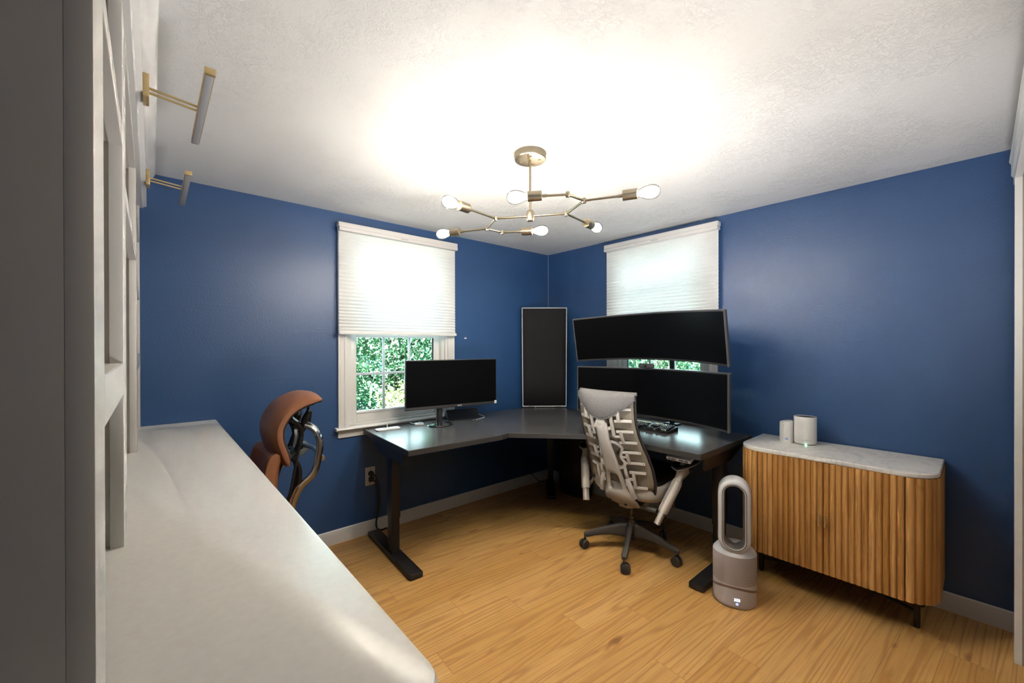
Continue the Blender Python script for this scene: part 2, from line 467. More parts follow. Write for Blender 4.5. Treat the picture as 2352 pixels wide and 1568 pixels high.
def smoothpath(pts, n=6):
    """Catmull-Rom"""
    P = [Vector(p) for p in pts]; out = []
    for i in range(len(P) - 1):
        p0, p1, p2, p3 = P[max(i - 1, 0)], P[i], P[i + 1], P[min(i + 2, len(P) - 1)]
        for k in range(n):
            t = k / n
            out.append(0.5 * ((2 * p1) + (p2 - p0) * t + (2 * p0 - 5 * p1 + 4 * p2 - p3) * t * t + (3 * p1 - p0 - 3 * p2 + p3) * t ** 3))
    out.append(P[-1]); return out
def interp(tab, x):
    if x <= tab[0][0]: return tab[0][1]
    for (a, va), (b, vb) in zip(tab, tab[1:]):
        if x <= b:
            t = (x - a) / (b - a); t = t * t * (3 - 2 * t) * 0.5 + t * 0.5
            return va + (vb - va) * t
    return tab[-1][1]

H = 2.286
XL = -3.42          # wall behind the built-in
YB = -3.05          # wall behind the camera

# ------------------------------------------------------------------ the room
struct('floor', MB().span((XL - .15, YB - 1.6, -.05), (.15, .15, 0)), FLOOR, smooth=False)
struct('ceiling', MB().span((XL - .15, YB - 1.6, H), (.15, .15, H + .06)), CEIL, smooth=False)
W1 = (-2.045, -1.215, 0.795, 2.16)   # window opening in the left wall (x0,x1,z0,z1)
W2 = (-1.625, -0.795, 0.795, 2.16)   # opening in the right wall (y0,y1,z0,z1)
T = 0.13
m = MB()
m.span((XL, 0, 0), (W1[0], T, H)); m.span((W1[1], 0, 0), (T, T, H)); m.span((W1[0], 0, 0), (W1[1], T, W1[2])); m.span((W1[0], 0, W1[3]), (W1[1], T, H))
struct('wall_left', m, WALL, smooth=False)
m = MB()
m.span((0, YB, 0), (T, W2[0], H)); m.span((0, W2[1], 0), (T, 0, H)); m.span((0, W2[0], 0), (T, W2[1], W2[2])); m.span((0, W2[0], W2[3]), (T, W2[1], H))
struct('wall_right', m, WALL, smooth=False)
struct('wall_side', MB().span((XL - .1, YB, 0), (XL, 0, H)), WALL, smooth=False)
m = MB(); m.span((XL, YB - .1, 0), (-2.33, YB, H)); m.span((-.30, YB - .1, 0), (0, YB, H)); m.span((-2.33, YB - .1, 2.07), (-.30, YB, H))
struct('wall_back', m, plain('beige_wall_paint', (0.33, 0.29, 0.25), 0.5), smooth=False)
m = MB(); m.span((XL, YB - 1.6, 0), (.1, YB - 1.5, H)); m.span((XL - .1, YB - 1.6, 0), (XL, YB - .1, H)); m.span((0, YB - 1.6, 0), (.1, YB - .1, H))
struct('wall_added_hall', m, plain('hall_paint', (0.55, 0.53, 0.50), 0.5), smooth=False)  # unseen hall, added so less light reflects onto the bookcase side panel
# caulk line in the corner of the two blue walls
struct('trim_1', MB().tube([(-.002, -.002, .1), (-.002, -.002, H - .01)], .0022, 6), plain('corner_caulk', (0.30, 0.42, 0.56), 0.5))

def baseboard(name, a, b, nrm):
    a, b, nrm = Vector(a), Vector(b), Vector(nrm)
    prof = [(0, 0), (.014, 0), (.014, .068), (.011, .076), (.009, .088), (.004, .094), (0, .094)]
    m = MB(); m.loft([[p + nrm * q + Vector((0, 0, z)) for q, z in prof] for p in (a, b)])
    return struct(name, m, TRIM, ang=25)
baseboard('baseboard_left', (XL, 0, 0), (0, 0, 0), (0, -1, 0))
baseboard('baseboard_right', (0, -.002, 0), (0, YB, 0), (-1, 0, 0))

def make_window(name, tf, x0, x1, z0, z1):
    """built in a frame where x runs along the wall, +y goes out through the wall"""
    cw = 0.058
    root = MB()
    # casing: stepped profile boards round the opening
    def casing(a, b, horiz):
        prof = [(0, -.016), (.012, -.019), (.018, -.014), (.040, -.013), (.046, -.020), (cw, -.021), (cw, 0), (0, 0)]
        rings = []
        for t in (a, b):
            ring = []
            for q, y in prof:
                if horiz == 'L': ring.append(Vector((x0 - q, y, t)))
                elif horiz == 'R': ring.append(Vector((x1 + q, y, t)))
                else: ring.append(Vector((t, y, z1 + q)))
            rings.append(ring)
        root.loft(rings)
    casing(z0, z1 + cw, 'L'); casing(z0, z1 + cw, 'R'); casing(x0 - cw, x1 + cw, 'T')
    for v in root.bm.verts: v.co = tf @ v.co
    r = root.build(name, TRIM, None, ang=25); r['kind'] = 'structure'
    def add(mb, nm, mat, **kw):
        for v in mb.bm.verts: v.co = tf @ v.co
        return mb.build(nm, mat, r, **kw)
    m = MB()  # stool with rounded nose
    prof = [(.02, -.022), (-.040, -.022), (-.047, -.018), (-.050, -.011), (-.047, -.004), (-.040, 0), (.02, 0)]
    m.loft([[Vector((x, y, z0 + z)) for y, z in prof] for x in (x0 - cw - .022, x1 + cw + .022)])
    add(m, 'window_sill', TRIM)
    m = MB(); prof = [(0, -.072), (-.012, -.072), (-.012, -.045), (-.018, -.040), (-.018, -.030), (-.026, -.022), (0, -.022)]
    m.loft([[Vector((x, y, z0 + z)) for y, z in prof] for x in (x0 - cw, x1 + cw)])
    add(m, 'apron', TRIM, ang=25)
    m = MB()  # jamb liner + stops
    m.span((x0, 0, z0), (x0 + .018, T, z1)); m.span((x1 - .018, 0, z0), (x1, T, z1)); m.span((x0 + .0185, .001, z1 - .018), (x1 - .0185, T, z1 - .0005)); m.span((x0 + .019, 0.002, z0 + .0005), (x1 - .019, T, z0 + .012))
    m.span((x0 + .018, .022, z0), (x0 + .045, .055, z1)); m.span((x1 - .045, .022, z0), (x1 - .018, .055, z1))
    add(m, 'jamb', TRIM, smooth=False)
    # sashes
    def sash(nm, zb, zt, y, bot, top):
        sx0, sx1 = x0 + .028, x1 - .028; st = .068
        m = MB()
        m.span((sx0, y, zb), (sx0 + st, y + .032, zt), .003); m.span((sx1 - st, y, zb), (sx1, y + .032, zt), .003)
        m.span((sx0 + st, y, zb), (sx1 - st, y + .032, zb + bot), .003); m.span((sx0 + st, y, zt - top), (sx1 - st, y + .032, zt), .003)
        m.span((sx0 + st - .004, y - .008, zb + bot - .016), (sx1 - st + .004, y + .002, zb + bot - .004), .003)
        sob = add(m, nm, TRIM)
        gx0, gx1, gz0, gz1 = sx0 + st, sx1 - st, zb + bot, zt - top
        m = MB()
        for k in (1, 2):
            x = gx0 + (gx1 - gx0) * k / 3; m.span((x - .009, y + .010, gz0), (x + .009, y + .024, gz1), .002)
        zc = (gz0 + gz1) / 2; m.span((gx0, y + .0108, zc - .009), (gx1, y + .0232, zc + .009), .002)
        mu = add(m, 'muntins', plain('pale_grey_muntin', (0.60, 0.66, 0.74), 0.35)); mu.parent = sob
        m = MB(); m.span((gx0, y + .014, gz0), (gx1, y + .018, gz1))
        g = add(m, 'window_pane', GLASS, smooth=False); g.parent = sob
    sash('sash', z0 + .012, 1.462, .058, .078, .040)
    sash('sash', 1.430, z1 - .018, .094, .040, .05)
    return r
make_window('window_1', Matrix.Identity(4), *W1)
TF2 = Matrix(((0, 1, 0, 0), (-1, 0, 0, 0), (0, 0, 1, 0), (0, 0, 0, 1)))   # local x -> -y , local y -> +x
make_window('window_2', TF2, -W2[1], -W2[0], W2[2], W2[3])

# closet door wall beside the camera : casing with head board
dr = MB()
dr.loft([[Vector((x, YB + y, z)) for x, y in ((-.215, 0), (-.215, .010), (-.225, .017), (-.262, .013), (-.270, .021), (-.300, .021), (-.300, 0))] for z in (0, 2.07)])
dr.loft([[Vector((x, YB + y, z)) for x, y in ((-2.415, 0), (-2.415, .010), (-2.405, .017), (-2.368, .013), (-2.36, .021), (-2.33, .021), (-2.33, 0))] for z in (0, 2.07)])
dr.loft([[Vector((x, YB + y, z)) for y, z in ((0, 2.07), (.021, 2.07), (.021, 2.10), (.028, 2.11), (.028, 2.16), (.034, 2.172), (.020, 2.20), (0, 2.20))] for x in (-2.45, -.19)])
door = struct('door_1', dr, TRIM, ang=25)
# ------------------------------------------------------------------ window shades
def make_shade(tf, x0, x1, ztop, zbot, label):
    loc = tf @ Vector(((x0 + x1) / 2, -.045, zbot)); inv = Matrix.Translation(-loc)
    t = thing('cellular_shade', loc, label, 'window shade', group='pleated window shades')
    def add(mb, nm, mat, par=t, **kw):
        for v in mb.bm.verts: v.co = inv @ (tf @ v.co)
        return mb.build(nm, mat, par, **kw)
    m = MB(); m.span((x0 - .004, -.078, ztop - .030), (x1 + .004, -.024, ztop), .003)
    m.span((x0 - .002, -.084, ztop - .058), (x1 + .002, -.028, ztop - .030), .004)
    hr = add(m, 'headrail', plain('headrail_white', (0.70, 0.68, 0.67), 0.4))
    m = MB(); m.span(((x0 + x1) / 2 - .03, -.0855, ztop - .050), ((x0 + x1) / 2 + .03, -.0835, ztop - .042), .001)
    add(m, 'badge', plain('badge_grey', (0.50, 0.49, 0.48), 0.4), hr)
    m = MB(); ys = []; z = ztop - .058; k = 0
    pts = []
    while z > zbot + .028:
        frac = (ztop - z) / (ztop - zbot); pitch = .0132 if frac < .72 else .0112
        amp = .0012 + .0055 * frac ** 2.5
        pts.append((-.048 - (amp if k % 2 else -amp * .6), z)); z -= pitch; k += 1
    pts.append((-.05, zbot + .024))
    m.grid([[Vector((x, y, z)) for y, z in pts] for x in (x0 + .004, x1 - .004)])
    add(m, 'pleated_fabric', SHADE, smooth=False)
    m = MB(); m.span((x0 + .001, -.066, zbot), (x1 - .001, -.034, zbot + .024), .004)
    br = add(m, 'bottom_rail', plain('rail_white', (0.76, 0.755, 0.745), 0.42))
    m = MB(); m.span(((x0 + x1) / 2 - .035, -.072, zbot - .005), ((x0 + x1) / 2 + .035, -.050, zbot + .004), .003)
    add(m, 'pull_tab', plain('clear_pull', (0.8, 0.82, 0.84), 0.2), br)
    for xx in (x0 - .002, x1 + .002):
        m = MB(); m.span((xx - .004, -.064, zbot + .002), (xx + .004, -.036, zbot + .022), .002)
        add(m, 'end_cap', plain('blue_grey_cap', (0.16, 0.20, 0.30), 0.4), br)
make_shade(Matrix.Identity(4), -2.112, -1.165, 2.203, 1.440, 'white pleated shade half lowered over the window above the single small monitor')
make_shade(TF2, .752, 1.712, 2.236, 1.440, 'white pleated shade on the window behind the two stacked curved monitors')

# ------------------------------------------------------------------ outdoors
def leaf_cloud(name, parent, center, radii, count, size, mat, seed):
    """clumped leaves : sprays of pointed leaves hanging round many twig ends"""
    rnd = random.Random(seed); m = MB(); bm = m.bm
    per = 22
    for k in range(count // per):
        while True:
            p = Vector((rnd.uniform(-1, 1), rnd.uniform(-1, 1), rnd.uniform(-1, 1)))
            if .35 < p.length < 1: break
        hub = Vector((center[0] + p.x * radii[0], center[1] + p.y * radii[1], center[2] + p.z * radii[2]))
        fan = Vector((rnd.uniform(-1, 1), rnd.uniform(-1, 1), rnd.uniform(-.5, .5))).normalized()
        tilt = Vector((rnd.uniform(-.6, .6), rnd.uniform(-.9, .3), 1)).normalized()
        for i in range(per):
            s = size * rnd.uniform(.65, 1.25)
            c = hub + Vector((rnd.gauss(0, 1.5), rnd.gauss(0, 1.5), rnd.gauss(0, .75))) * size
            d = (fan * .7 + Vector((rnd.uniform(-1, 1), rnd.uniform(-1, 1), rnd.uniform(-.9, .2)))).normalized()
            nrm = (tilt + Vector((rnd.uniform(-.6, .6), rnd.uniform(-.6, .6), rnd.uniform(-.3, .3)))).normalized()
            a = d.cross(nrm)
            if a.length < 1e-3: continue
            a.normalize(); up = a.cross(d)
            def q(u, w, h_): return bm.verts.new(c + d * s * u + a * s * w + up * s * h_)
            b0, t0, m0 = q(0, 0, 0), q(1.0, 0, -.14), q(.5, 0, -.03)
            l1, l2, r1, r2 = q(.25, .20, .05), q(.62, .19, .02), q(.25, -.20, .05), q(.62, -.19, .02)
            bm.faces.new((b0, m0, l2, l1)); bm.faces.new((m0, t0, l2)); bm.faces.new((b0, r1, r2, m0)); bm.faces.new((m0, r2, t0))
    o = m.build(name, mat, parent, smooth=False)
    o['kind'] = 'stuff'
    return o
LEAF_A = mat_leaf('green_leaves', (0.030, 0.13, 0.080), (0.20, 0.36, 0.20))
LEAF_B = mat_leaf('deep_green_leaves', (0.008, 0.070, 0.052), (0.035, 0.16, 0.095))
LEAF_C = mat_leaf('yellow_green_leaves', (0.22, 0.32, 0.12), (0.42, 0.42, 0.20))
BARK = plain('bark', (0.055, 0.055, 0.045), 0.9, var=0.4, vscale=20, bump=(30, 0.8, 0.02))
GZ = -2.6
struct('terrain', MB().span((-14, -12, GZ - .1), (16, 18, GZ)), plain('lawn', (0.035, 0.085, 0.025), 0.9, var=0.4, vscale=3), smooth=False)
def tree(name, loc, trunk_h, trunk_r, clouds, label):
    t = thing(name, loc, label, 'tree', group='trees outside the windows')
    m = MB(); m.tube([(0, 0, 0), (.03, 0, trunk_h * .4), (-.04, .03, trunk_h * .75), (0, 0, trunk_h)], [trunk_r * 1.2, trunk_r, trunk_r * .8, trunk_r * .4], 10)
    for k in range(5):
        a = k * 2.4; z = trunk_h * (.5 + .1 * k)
        m.tube([(0, 0, z), (cos(a) * .5, sin(a) * .5, z + .35), (cos(a) * 1.0, sin(a) * 1.0, z + .5)], [trunk_r * .4, trunk_r * .25, .015], 6)
    m.build('trunk', BARK, t)
    for i, (c, rad, n, s, mt) in enumerate(clouds): leaf_cloud('foliage', t, c, rad, n, s, mt, len(label) * 7 + i)
    return t
tree('maple_tree', (.10, 3.7, GZ), 5.2, .10, [((0, 0, 4.3), (1.7, 1.0, 1.35), 11000, .085, LEAF_A)], 'bright green broadleaf tree filling the middle of the left window')
tree('dark_tree', (1.3, 6.4, GZ), 6.5, .22, [((0, 0, 4.2), (3.0, 1.2, 2.4), 13000, .13, LEAF_B)], 'deep green tree standing farthest back outside the left window')
tree('young_tree', (-.66, 1.75, GZ), 3.1, .03, [((0, 0, 3.27), (.36, .36, .26), 1300, .055, LEAF_C)], 'yellow green shrub low in the left window')
tree('leafy_tree', (3.3, 0.5, GZ), 5.2, .14, [((0, 0, 4.0), (1.0, 1.9, 1.3), 8500, .075, LEAF_A)], 'green broadleaf tree seen in the gap between the stacked monitors')
tree('dark_tree', (6.2, 1.9, GZ), 6.2, .2, [((0, 0, 4.1), (1.3, 2.8, 2.2), 11000, .12, LEAF_B)], 'deep green tree farther back outside the right window')

# ------------------------------------------------------------------ built-in : countertop, base, bookcase, picture lights
CZ = 0.935
m = MB(); R = .045
pts = []
for a in range(0, 91, 15): pts.append((-2.785 - R + R * sin(radians(a)), -2.492 + R - R * cos(radians(a))))
out = [(XL + .002, -.002), (XL + .002, -2.492)] + pts + [(-2.785, -.002)]
bm = m.bm
prof = [(0, CZ - .04), (0, CZ - .012), (.003, CZ - .004), (.010, CZ)]
ctr = Vector((-3.1, -1.25, 0))
rings = []
for q, z in prof:
    ring = []
    for x, y in out:
        xx = x - (q if x > -2.9 else 0); yy = y + (q if y < -2.4 else 0)
        ring.append(Vector((xx, yy, z)))
    rings.append(ring)
m.loft(rings)
tag(m.build('countertop', COUNTER, ang=30), 'long grey-white countertop running along the left side under the bookcase', 'countertop')

t = thing('base_cabinet', (XL, -1.25, 0), 'greige base cabinets under the long grey-white countertop', 'cabinet')
def bx(a, b): return (Vector(a) - Vector((XL, -1.25, 0)), Vector(b) - Vector((XL, -1.25, 0)))
m = MB(); m.span(*bx((XL + .002, -2.45, .09), (-3.135, -.005, CZ - .04))); m.span(*bx((XL + .002, -2.43, .0), (-3.18, -.03, .09)))
m.span(*bx((-3.13, -2.46, 0), (-2.84, -2.425, CZ - .04)))
m.build('carcass', GREIGE, t, smooth=False)
for i in range(5):
    y0 = -2.40 + i * .48
    m = MB(); m.span(*bx((-3.133, y0, .11), (-3.114, y0 + .47, CZ - .06)), .003)
    d = m.build('door', GREIGE, t)
    m = MB(); m.tube([Vector((-3.095, y0 + .43, .62)) - Vector((XL, -1.25, 0)), Vector((-3.095, y0 + .43, .76)) - Vector((XL, -1.25, 0))], .005, 8)
    m.span(*bx((-3.114, y0 + .425, .63), (-3.095, y0 + .435, .64))); m.span(*bx((-3.114, y0 + .425, .74), (-3.095, y0 + .435, .75)))
    m.build('handle', GOLD, d)

XF, XD = -3.115, -3.137      # face-frame front, face-frame back
t = thing('bookcase', (XL, -1.16, CZ), 'tall greige open bookcase standing on the countertop up to the ceiling', 'bookcase')
O = Vector((XL, -1.16, CZ))
def sp(mb, a, b, bev=0.0): return mb.span(Vector(a) - O, Vector(b) - O, bev)
STILES = [(-2.325, -2.208), (-1.735, -1.60), (-.703, -.585), (-.05, -.003)]
# side panels / partitions (behind the frame)
for y0, y1 in STILES:
    m = MB(); yc0, yc1 = y0 + (.0 if y0 < -2.3 else .02), y1 - .02
    if y1 > -.1: yc0, yc1 = y0 + .01, y1
    sp(m, (XL + .012, yc0, CZ), (XD, yc1, H - .005)); m.build('partition', GREIGE, t, smooth=False)
m = MB(); sp(m, (XL + .003, -2.325, CZ), (XL + .012, -.003, H - .005)); m.build('back_panel', GREIGE, t, smooth=False)
for y0, y1 in STILES:
    m = MB(); sp(m, (XD, y0, CZ), (XF, y1, 2.20), .0015); m.build('stile', GREIGE, t)
for (b0, b1), zs in (((-2.208, -1.735), ((1.258, 1.325), (1.785, 1.822))), ((-1.60, -.703), ((1.705, 1.742), (2.072, 2.10))), ((-.585, -.05), ((1.258, 1.325), (1.60, 1.64), (1.90, 1.93)))):
    for z0, z1 in zs:
        m = MB(); sp(m, (XD, b0, z0), (XF, b1, z1), .0015); sp(m, (XL + .012, b0 - .02, z1 - .03), (XD, b1 + .02, z1))
        m.build('shelf', GREIGE, t, smooth=False)
m = MB(); m.loft([[Vector((x, y, z)) - O for x, z in ((-3.128, 2.092), (-3.128, H - .001), (-3.052, H - .001), (-3.054, 2.276), (-3.062, 2.262), (-3.074, 2.250), (-3.083, 2.238), (-3.086, 2.222), (-3.087, 2.190), (-3.087, 2.104), (-3.100, 2.098), (-3.103, 2.092))] for y in (-2.34, -.003)])
m.build('fascia', TRIM, t, ang=28)
m = MB(); sp(m, (XL + .012, -2.325, 2.18), (XF, -.003, 2.2)); m.build('top_panel', GREIGE, t, smooth=False)
m = MB(); m.lathe([(0, 0), (.004, 0), (.004, .006), (0, .006)], 12, Vector((-3.30, -1.752, 1.49)) - O, Matrix.Rotation(pi / 2, 4, 'X')); m.build('shelf_pin', GOLD, t)
m = MB(); m.lathe([(0, 0), (.022, 0), (.022, .002), (0, .003)], 20, Vector((-3.22, -1.7165, 1.02)) - O, Matrix.Rotation(pi / 2, 4, 'X')); m.build('grommet', plain('grey_grommet', (.2, .19, .18), .4), t)

def picture_light(y, label):
    t = thing('picture_light', (-3.087, y, 2.125), label, 'picture light', group='brass picture lights on the bookcase fascia')
    m = MB(); m.span((0, -.034, -.034), (.0145, .034, .034), .002); m.build('wall_plate', GOLD, t)
    for dz in (-.0065, .0065):
        m = MB(); m.tube([(.012, 0, dz), (.138, 0, dz - .012)], .0038, 8); m.build('arm', GOLD, t)
    m = MB(); m.span((.127, -.262, -.027), (.151, .252, -.011), .002); b = m.build('light_bar', GOLD, t)
    m = MB(); m.span((.1295, -.252, -.0285), (.1485, .250, -.0262), .0008); m.build('diffuser', FROST, b)
    m = MB(); m.span((.1265, -.264, -.0285), (.1515, -.252, -.0105), .001); m.build('end_cap', GOLD, b)
picture_light(-1.295, 'gold picture light on the bookcase fascia nearer to the camera')
picture_light(-.425, 'gold picture light on the bookcase fascia nearer to the blue wall')

# ------------------------------------------------------------------ chandelier
HX, HY, HZ = -1.695, -1.502, 1.984
t = thing('chandelier', (HX, HY, H), 'brushed brass branching chandelier with six lit clear bulbs under the ceiling', 'chandelier')
dz = HZ - H
m = MB(); m.lathe([(0, 0), (.075, 0), (.076, -.004), (.076, -.030), (.073, -.034), (0, -.034)], 48); can = m.build('canopy', BRASS, t, ang=30)
for a in (.6, 2.2, 4.0, 5.4):
    m = MB(); m.lathe([(0, -.034), (.006, -.034), (.005, -.041), (0, -.042)], 10, (.045 * cos(a), .045 * sin(a), 0)); m.build('screw', BRASS, can)
m = MB(); m.tube([(0, 0, -.03), (0, 0, dz)], .0058, 12); m.build('stem', BRASS, t)
m = MB(); m.lathe([(0, .030), (.008, .030), (.016, .024), (.019, .012), (.019, -.014), (.015, -.024), (0, -.026)], 24, (0, 0, dz)); m.build('hub', BRASS, t)
ND = {}
half = dict(A=(.103, -.138), B=(.028, -.305), C=(-.080, -.307), s1=(-.170, -.196), s2=(.125, -.455), s3=(.300, -.107))
bulb_end = dict(s1=(-.231, -.130), s2=(.160, -.560), s3=(.412, -.088))
def node(p, sgn): return Vector((p[0] * sgn, p[1] * sgn, dz))
def arm(a, b, r=.0052): MB().tube([a, b], r, 10).build('arm', BRASS, t)
sock_src = bulb_src = None
for sg in (1, -1):
    A, B, C_ = (node(half[k], sg) for k in 'ABC')
    arm(Vector((0, 0, dz)), A); arm(A, B); arm(B, C_)
    for J in (A, B, C_):
        m = MB(); m.lathe([(0, .011), (.008, .011), (.009, .008), (.009, -.008), (.008, -.011), (0, -.011)], 16, J); m.build('joint', BRASS, t)
    for k, J in (('s3', A), ('s2', B), ('s1', C_)):
        e = node(bulb_end[k], sg); d = (e - J).normalized(); s0 = e - d * .125
        arm(J, s0)
        rot = d.to_track_quat('Z', 'Y').to_matrix().to_4x4()
        if sock_src is None:
            m = MB(); m.lathe([(0, -.022), (.0068, -.022), (.0072, 0), (.0215, .0), (.0215, .058), (.019, .059), (.018, .045), (0, .045)], 28)
            sock_src = m.build('socket', BRASS, t, ang=30); so = sock_src
            m = MB(); m.lathe([(.012, .050), (.0145, .062), (.019, .072), (.0255, .086), (.0295, .104), (.0300, .116), (.0275, .130), (.021, .141), (.011, .147), (0, .149)], 28)
            bulb_src = m.build('bulb', BULBGLASS, t); bo = bulb_src
            m = MB(); m.lathe([(0, .068), (.010, .071), (.0165, .082), (.0225, .098), (.0240, .113), (.021, .127), (.013, .137), (0, .140)], 18)
            fil_src = m.build('filament', FILAMENT, bulb_src)
        else:
            so = dup(sock_src, t); bo = dup(bulb_src, t); dup(fil_src, bo)
        for o in (so, bo): o.matrix_local = Matrix.Translation(s0) @ rot

# ------------------------------------------------------------------ corner desk
DZ = 0.770
O = Vector((-.95, -.75, 0))
t = thing('corner_desk', O, 'black L-shaped standing desk with a charcoal top in the corner', 'desk')
P_ = [(-1.940, -.046), (-1.985, -.811), (-1.325, -.846), (-1.250, -.826), (-.868, -1.235), (-.850, -1.300), (-.843, -1.938), (-.105, -1.940), (-.100, -.046)]
rings = []
for q, z in ((.0, DZ - .033), (0, DZ - .003), (.002, DZ)):
    ring = []
    for i, (x, y) in enumerate(P_):
        c = Vector((-.5, -.4, 0)); v = Vector((x, y, 0)); ring.append(v + (c - v).normalized() * q + Vector((0, 0, z)) - O)
    rings.append(ring)
m = MB(); m.loft([rings[2], [r_ - Vector((0, 0, .0015)) for r_ in rings[2]]]); m.build('desk_top', DESKTOP, t, smooth=False)
m = MB(); m.loft([rings[0], rings[1], [r_ - Vector((0, 0, .0015)) for r_ in rings[2]]]); m.build('edge_band', DESKEDGE, t, smooth=False)
def lp(x, y, z): return Vector((x, y, z)) - O
# left leg assembly runs along y, right one along x
def leg(foot_a, foot_b, col, wv, name='leg'):
    """foot_a/foot_b ends of foot centre line, col = column xy, wv = unit vector of foot"""
    m = MB(); L_ = (Vector(foot_b) - Vector(foot_a)); c = (Vector(foot_a) + Vector(foot_b)) / 2
    ang = atan2(L_.y, L_.x)
    m.box(Vector((c.x, c.y, .0205)) - O, (L_.length, .082, .033), Matrix.Rotation(ang, 4, 'Z'), .005)
    for e in (foot_a, foot_b):
        m.lathe([(0, 0), (.018, 0), (.018, .005), (0, .005)], 12, Vector((e[0], e[1], 0)) * 1 - O + (c - Vector((e[0], e[1], 0))).normalized() * .05)
    f = m.build('foot', BLACKMETAL, t)
    m = MB(); R4 = Matrix.Rotation(ang, 4, 'Z')
    m.box(Vector((col[0], col[1], .46)) - O, (.083, .060, .41), R4, .004)
    m.box(Vector((col[0], col[1], .25)) - O, (.074, .052, .43), R4, .004)
    m.box(Vector((col[0], col[1], .10)) - O, (.065, .044, .14), R4, .004)
    m.build('leg', BLACKMETAL, t)
leg((-1.872, -.055, 0), (-1.914, -.772, 0), (-1.893, -.425), None)
leg((-.08, -1.892, 0), (-.806, -1.893, 0), (-.43, -1.868), None)
leg((-.10, -.115, 0), (-.42, -.44, 0), (-.20, -.215), None)
# side brackets under the top
def bracket(a, b, nrm):
    a, b = Vector((*a, 0)), Vector((*b, 0)); n_ = Vector((*nrm, 0)) * .012
    def q(s, z): p = a + (b - a) * s; return Vector((p.x, p.y, z)) - O
    m = MB(); m.prism([q(0, DZ - .034), q(0, DZ - .050), q(.36, DZ - .120), q(.90, DZ - .118), q(.93, DZ - .095), q(.93, DZ - .034)], n_)
    m.build('side_bracket', BLACKMETAL, t, smooth=False)
bracket((-1.922, -.09), (-1.958, -.745), (1, 0))
bracket((-.16, -1.915), (-.79, -1.915), (0, 1))
m = MB()
m.span(lp(-1.86, -.47, DZ - .075), lp(-.25, -.43, DZ - .034)); m.span(lp(-.52, -1.86, DZ - .075), lp(-.48, -.3, DZ - .034)); m.span(lp(-1.86, -.24, DZ - .075), lp(-.25, -.20, DZ - .034))
m.build('crossbar', BLACKMETAL, t, smooth=False)
# keypad
kp = MB(); tiltm = Matrix.Rotation(radians(-24), 4, 'Y')
kp.box(lp(-.800, -1.800, DZ - .052), (.052, .142, .022), tiltm, .004)
k = kp.build('control_panel', plain('keypad_grey', (.55, .52, .50), .4), t)
m = MB()
for yy, w_, dk in ((-.048, .022, 0), (-.018, .026, 0), (.026, .030, 1), (.052, .014, 0)):
    m.box(lp(-.800, -1.800 + yy, DZ - .052) + tiltm @ Vector((-.0265, 0, .002)), (.003, w_, .011), tiltm, .001)
m.build('button', plain('keypad_dark', (.12, .115, .11), .4), k)

# ------------------------------------------------------------------ monitors
def flat_monitor():
    c = Vector((-1.362, -.313, DZ)); rz = radians(-8.7)
    t = thing('monitor', c, 'small flat wide monitor on a round glossy foot in front of the left window', 'monitor', rz)
    w, zb, zt = .742, .130, .487
    m = MB(); m.span((-w / 2, -.012, zb), (w / 2, .010, zt), .003); m.span((-.20, .008, zb + .05), (.20, .045, zt - .08), .02)
    b = m.build('housing', BEZEL, t)
    m = MB(); m.span((-w / 2 + .006, -.0135, zb + .022), (w / 2 - .006, -.0122, zt - .006)); m.build('screen', SCREEN, t, smooth=False)
    m = MB(); m.span((-w / 2, -.0136, zb), (w / 2, -.012, zb + .020), .001); ch = m.build('chin', BEZEL, t)
    text_mesh('logo', 'LG', .016, plain('logo_white', (.85, .85, .85), .4), ch, frame_m((.055, -.0138, zb + .010), (1, 0, 0), (0, 0, 1), (0, -1, 0)))
    m = MB(); m.lathe([(0, 0), (.0042, 0), (.0042, .0006), (0, .0006)], 16, (.036, -.0137, zb + .010), Matrix.Rotation(pi / 2, 4, 'X')); m.build('logo', MATS['logo_white'], ch)
    m = MB(); m.span((w / 2 - .020, -.0142, zb + .002), (w / 2 - .001, -.0136, zb + .026), .0002); st = m.build('sticker', plain('sticker_white', (.8, .8, .8), .5), ch)
    m = MB(); m.span((w / 2 - .014, -.0146, zb + .010), (w / 2 - .007, -.0142, zb + .018), .0001); m.build('print', plain('sticker_grey', (.25, .25, .25), .5), st)
    m = MB(); m.lathe([(.026, .012), (.024, .02), (.024, .22), (0, .22)], 20, (-.10, .03, 0)); m.span((-.13, .012, .19), (-.07, .03, .25), .004); m.build('neck', BLACKPL, t)
    m = MB(); m.lathe([(0, 0), (.098, 0), (.100, .004), (.094, .011), (.060, .014), (.030, .020), (.026, .020), (0, .020)], 40, (-.10, .02, 0), sc=(1.0, .86)); m.build('stand_foot', plain('glossy_black', (.012, .013, .016), .08, coat=.5), t)
    return t
flat_monitor()

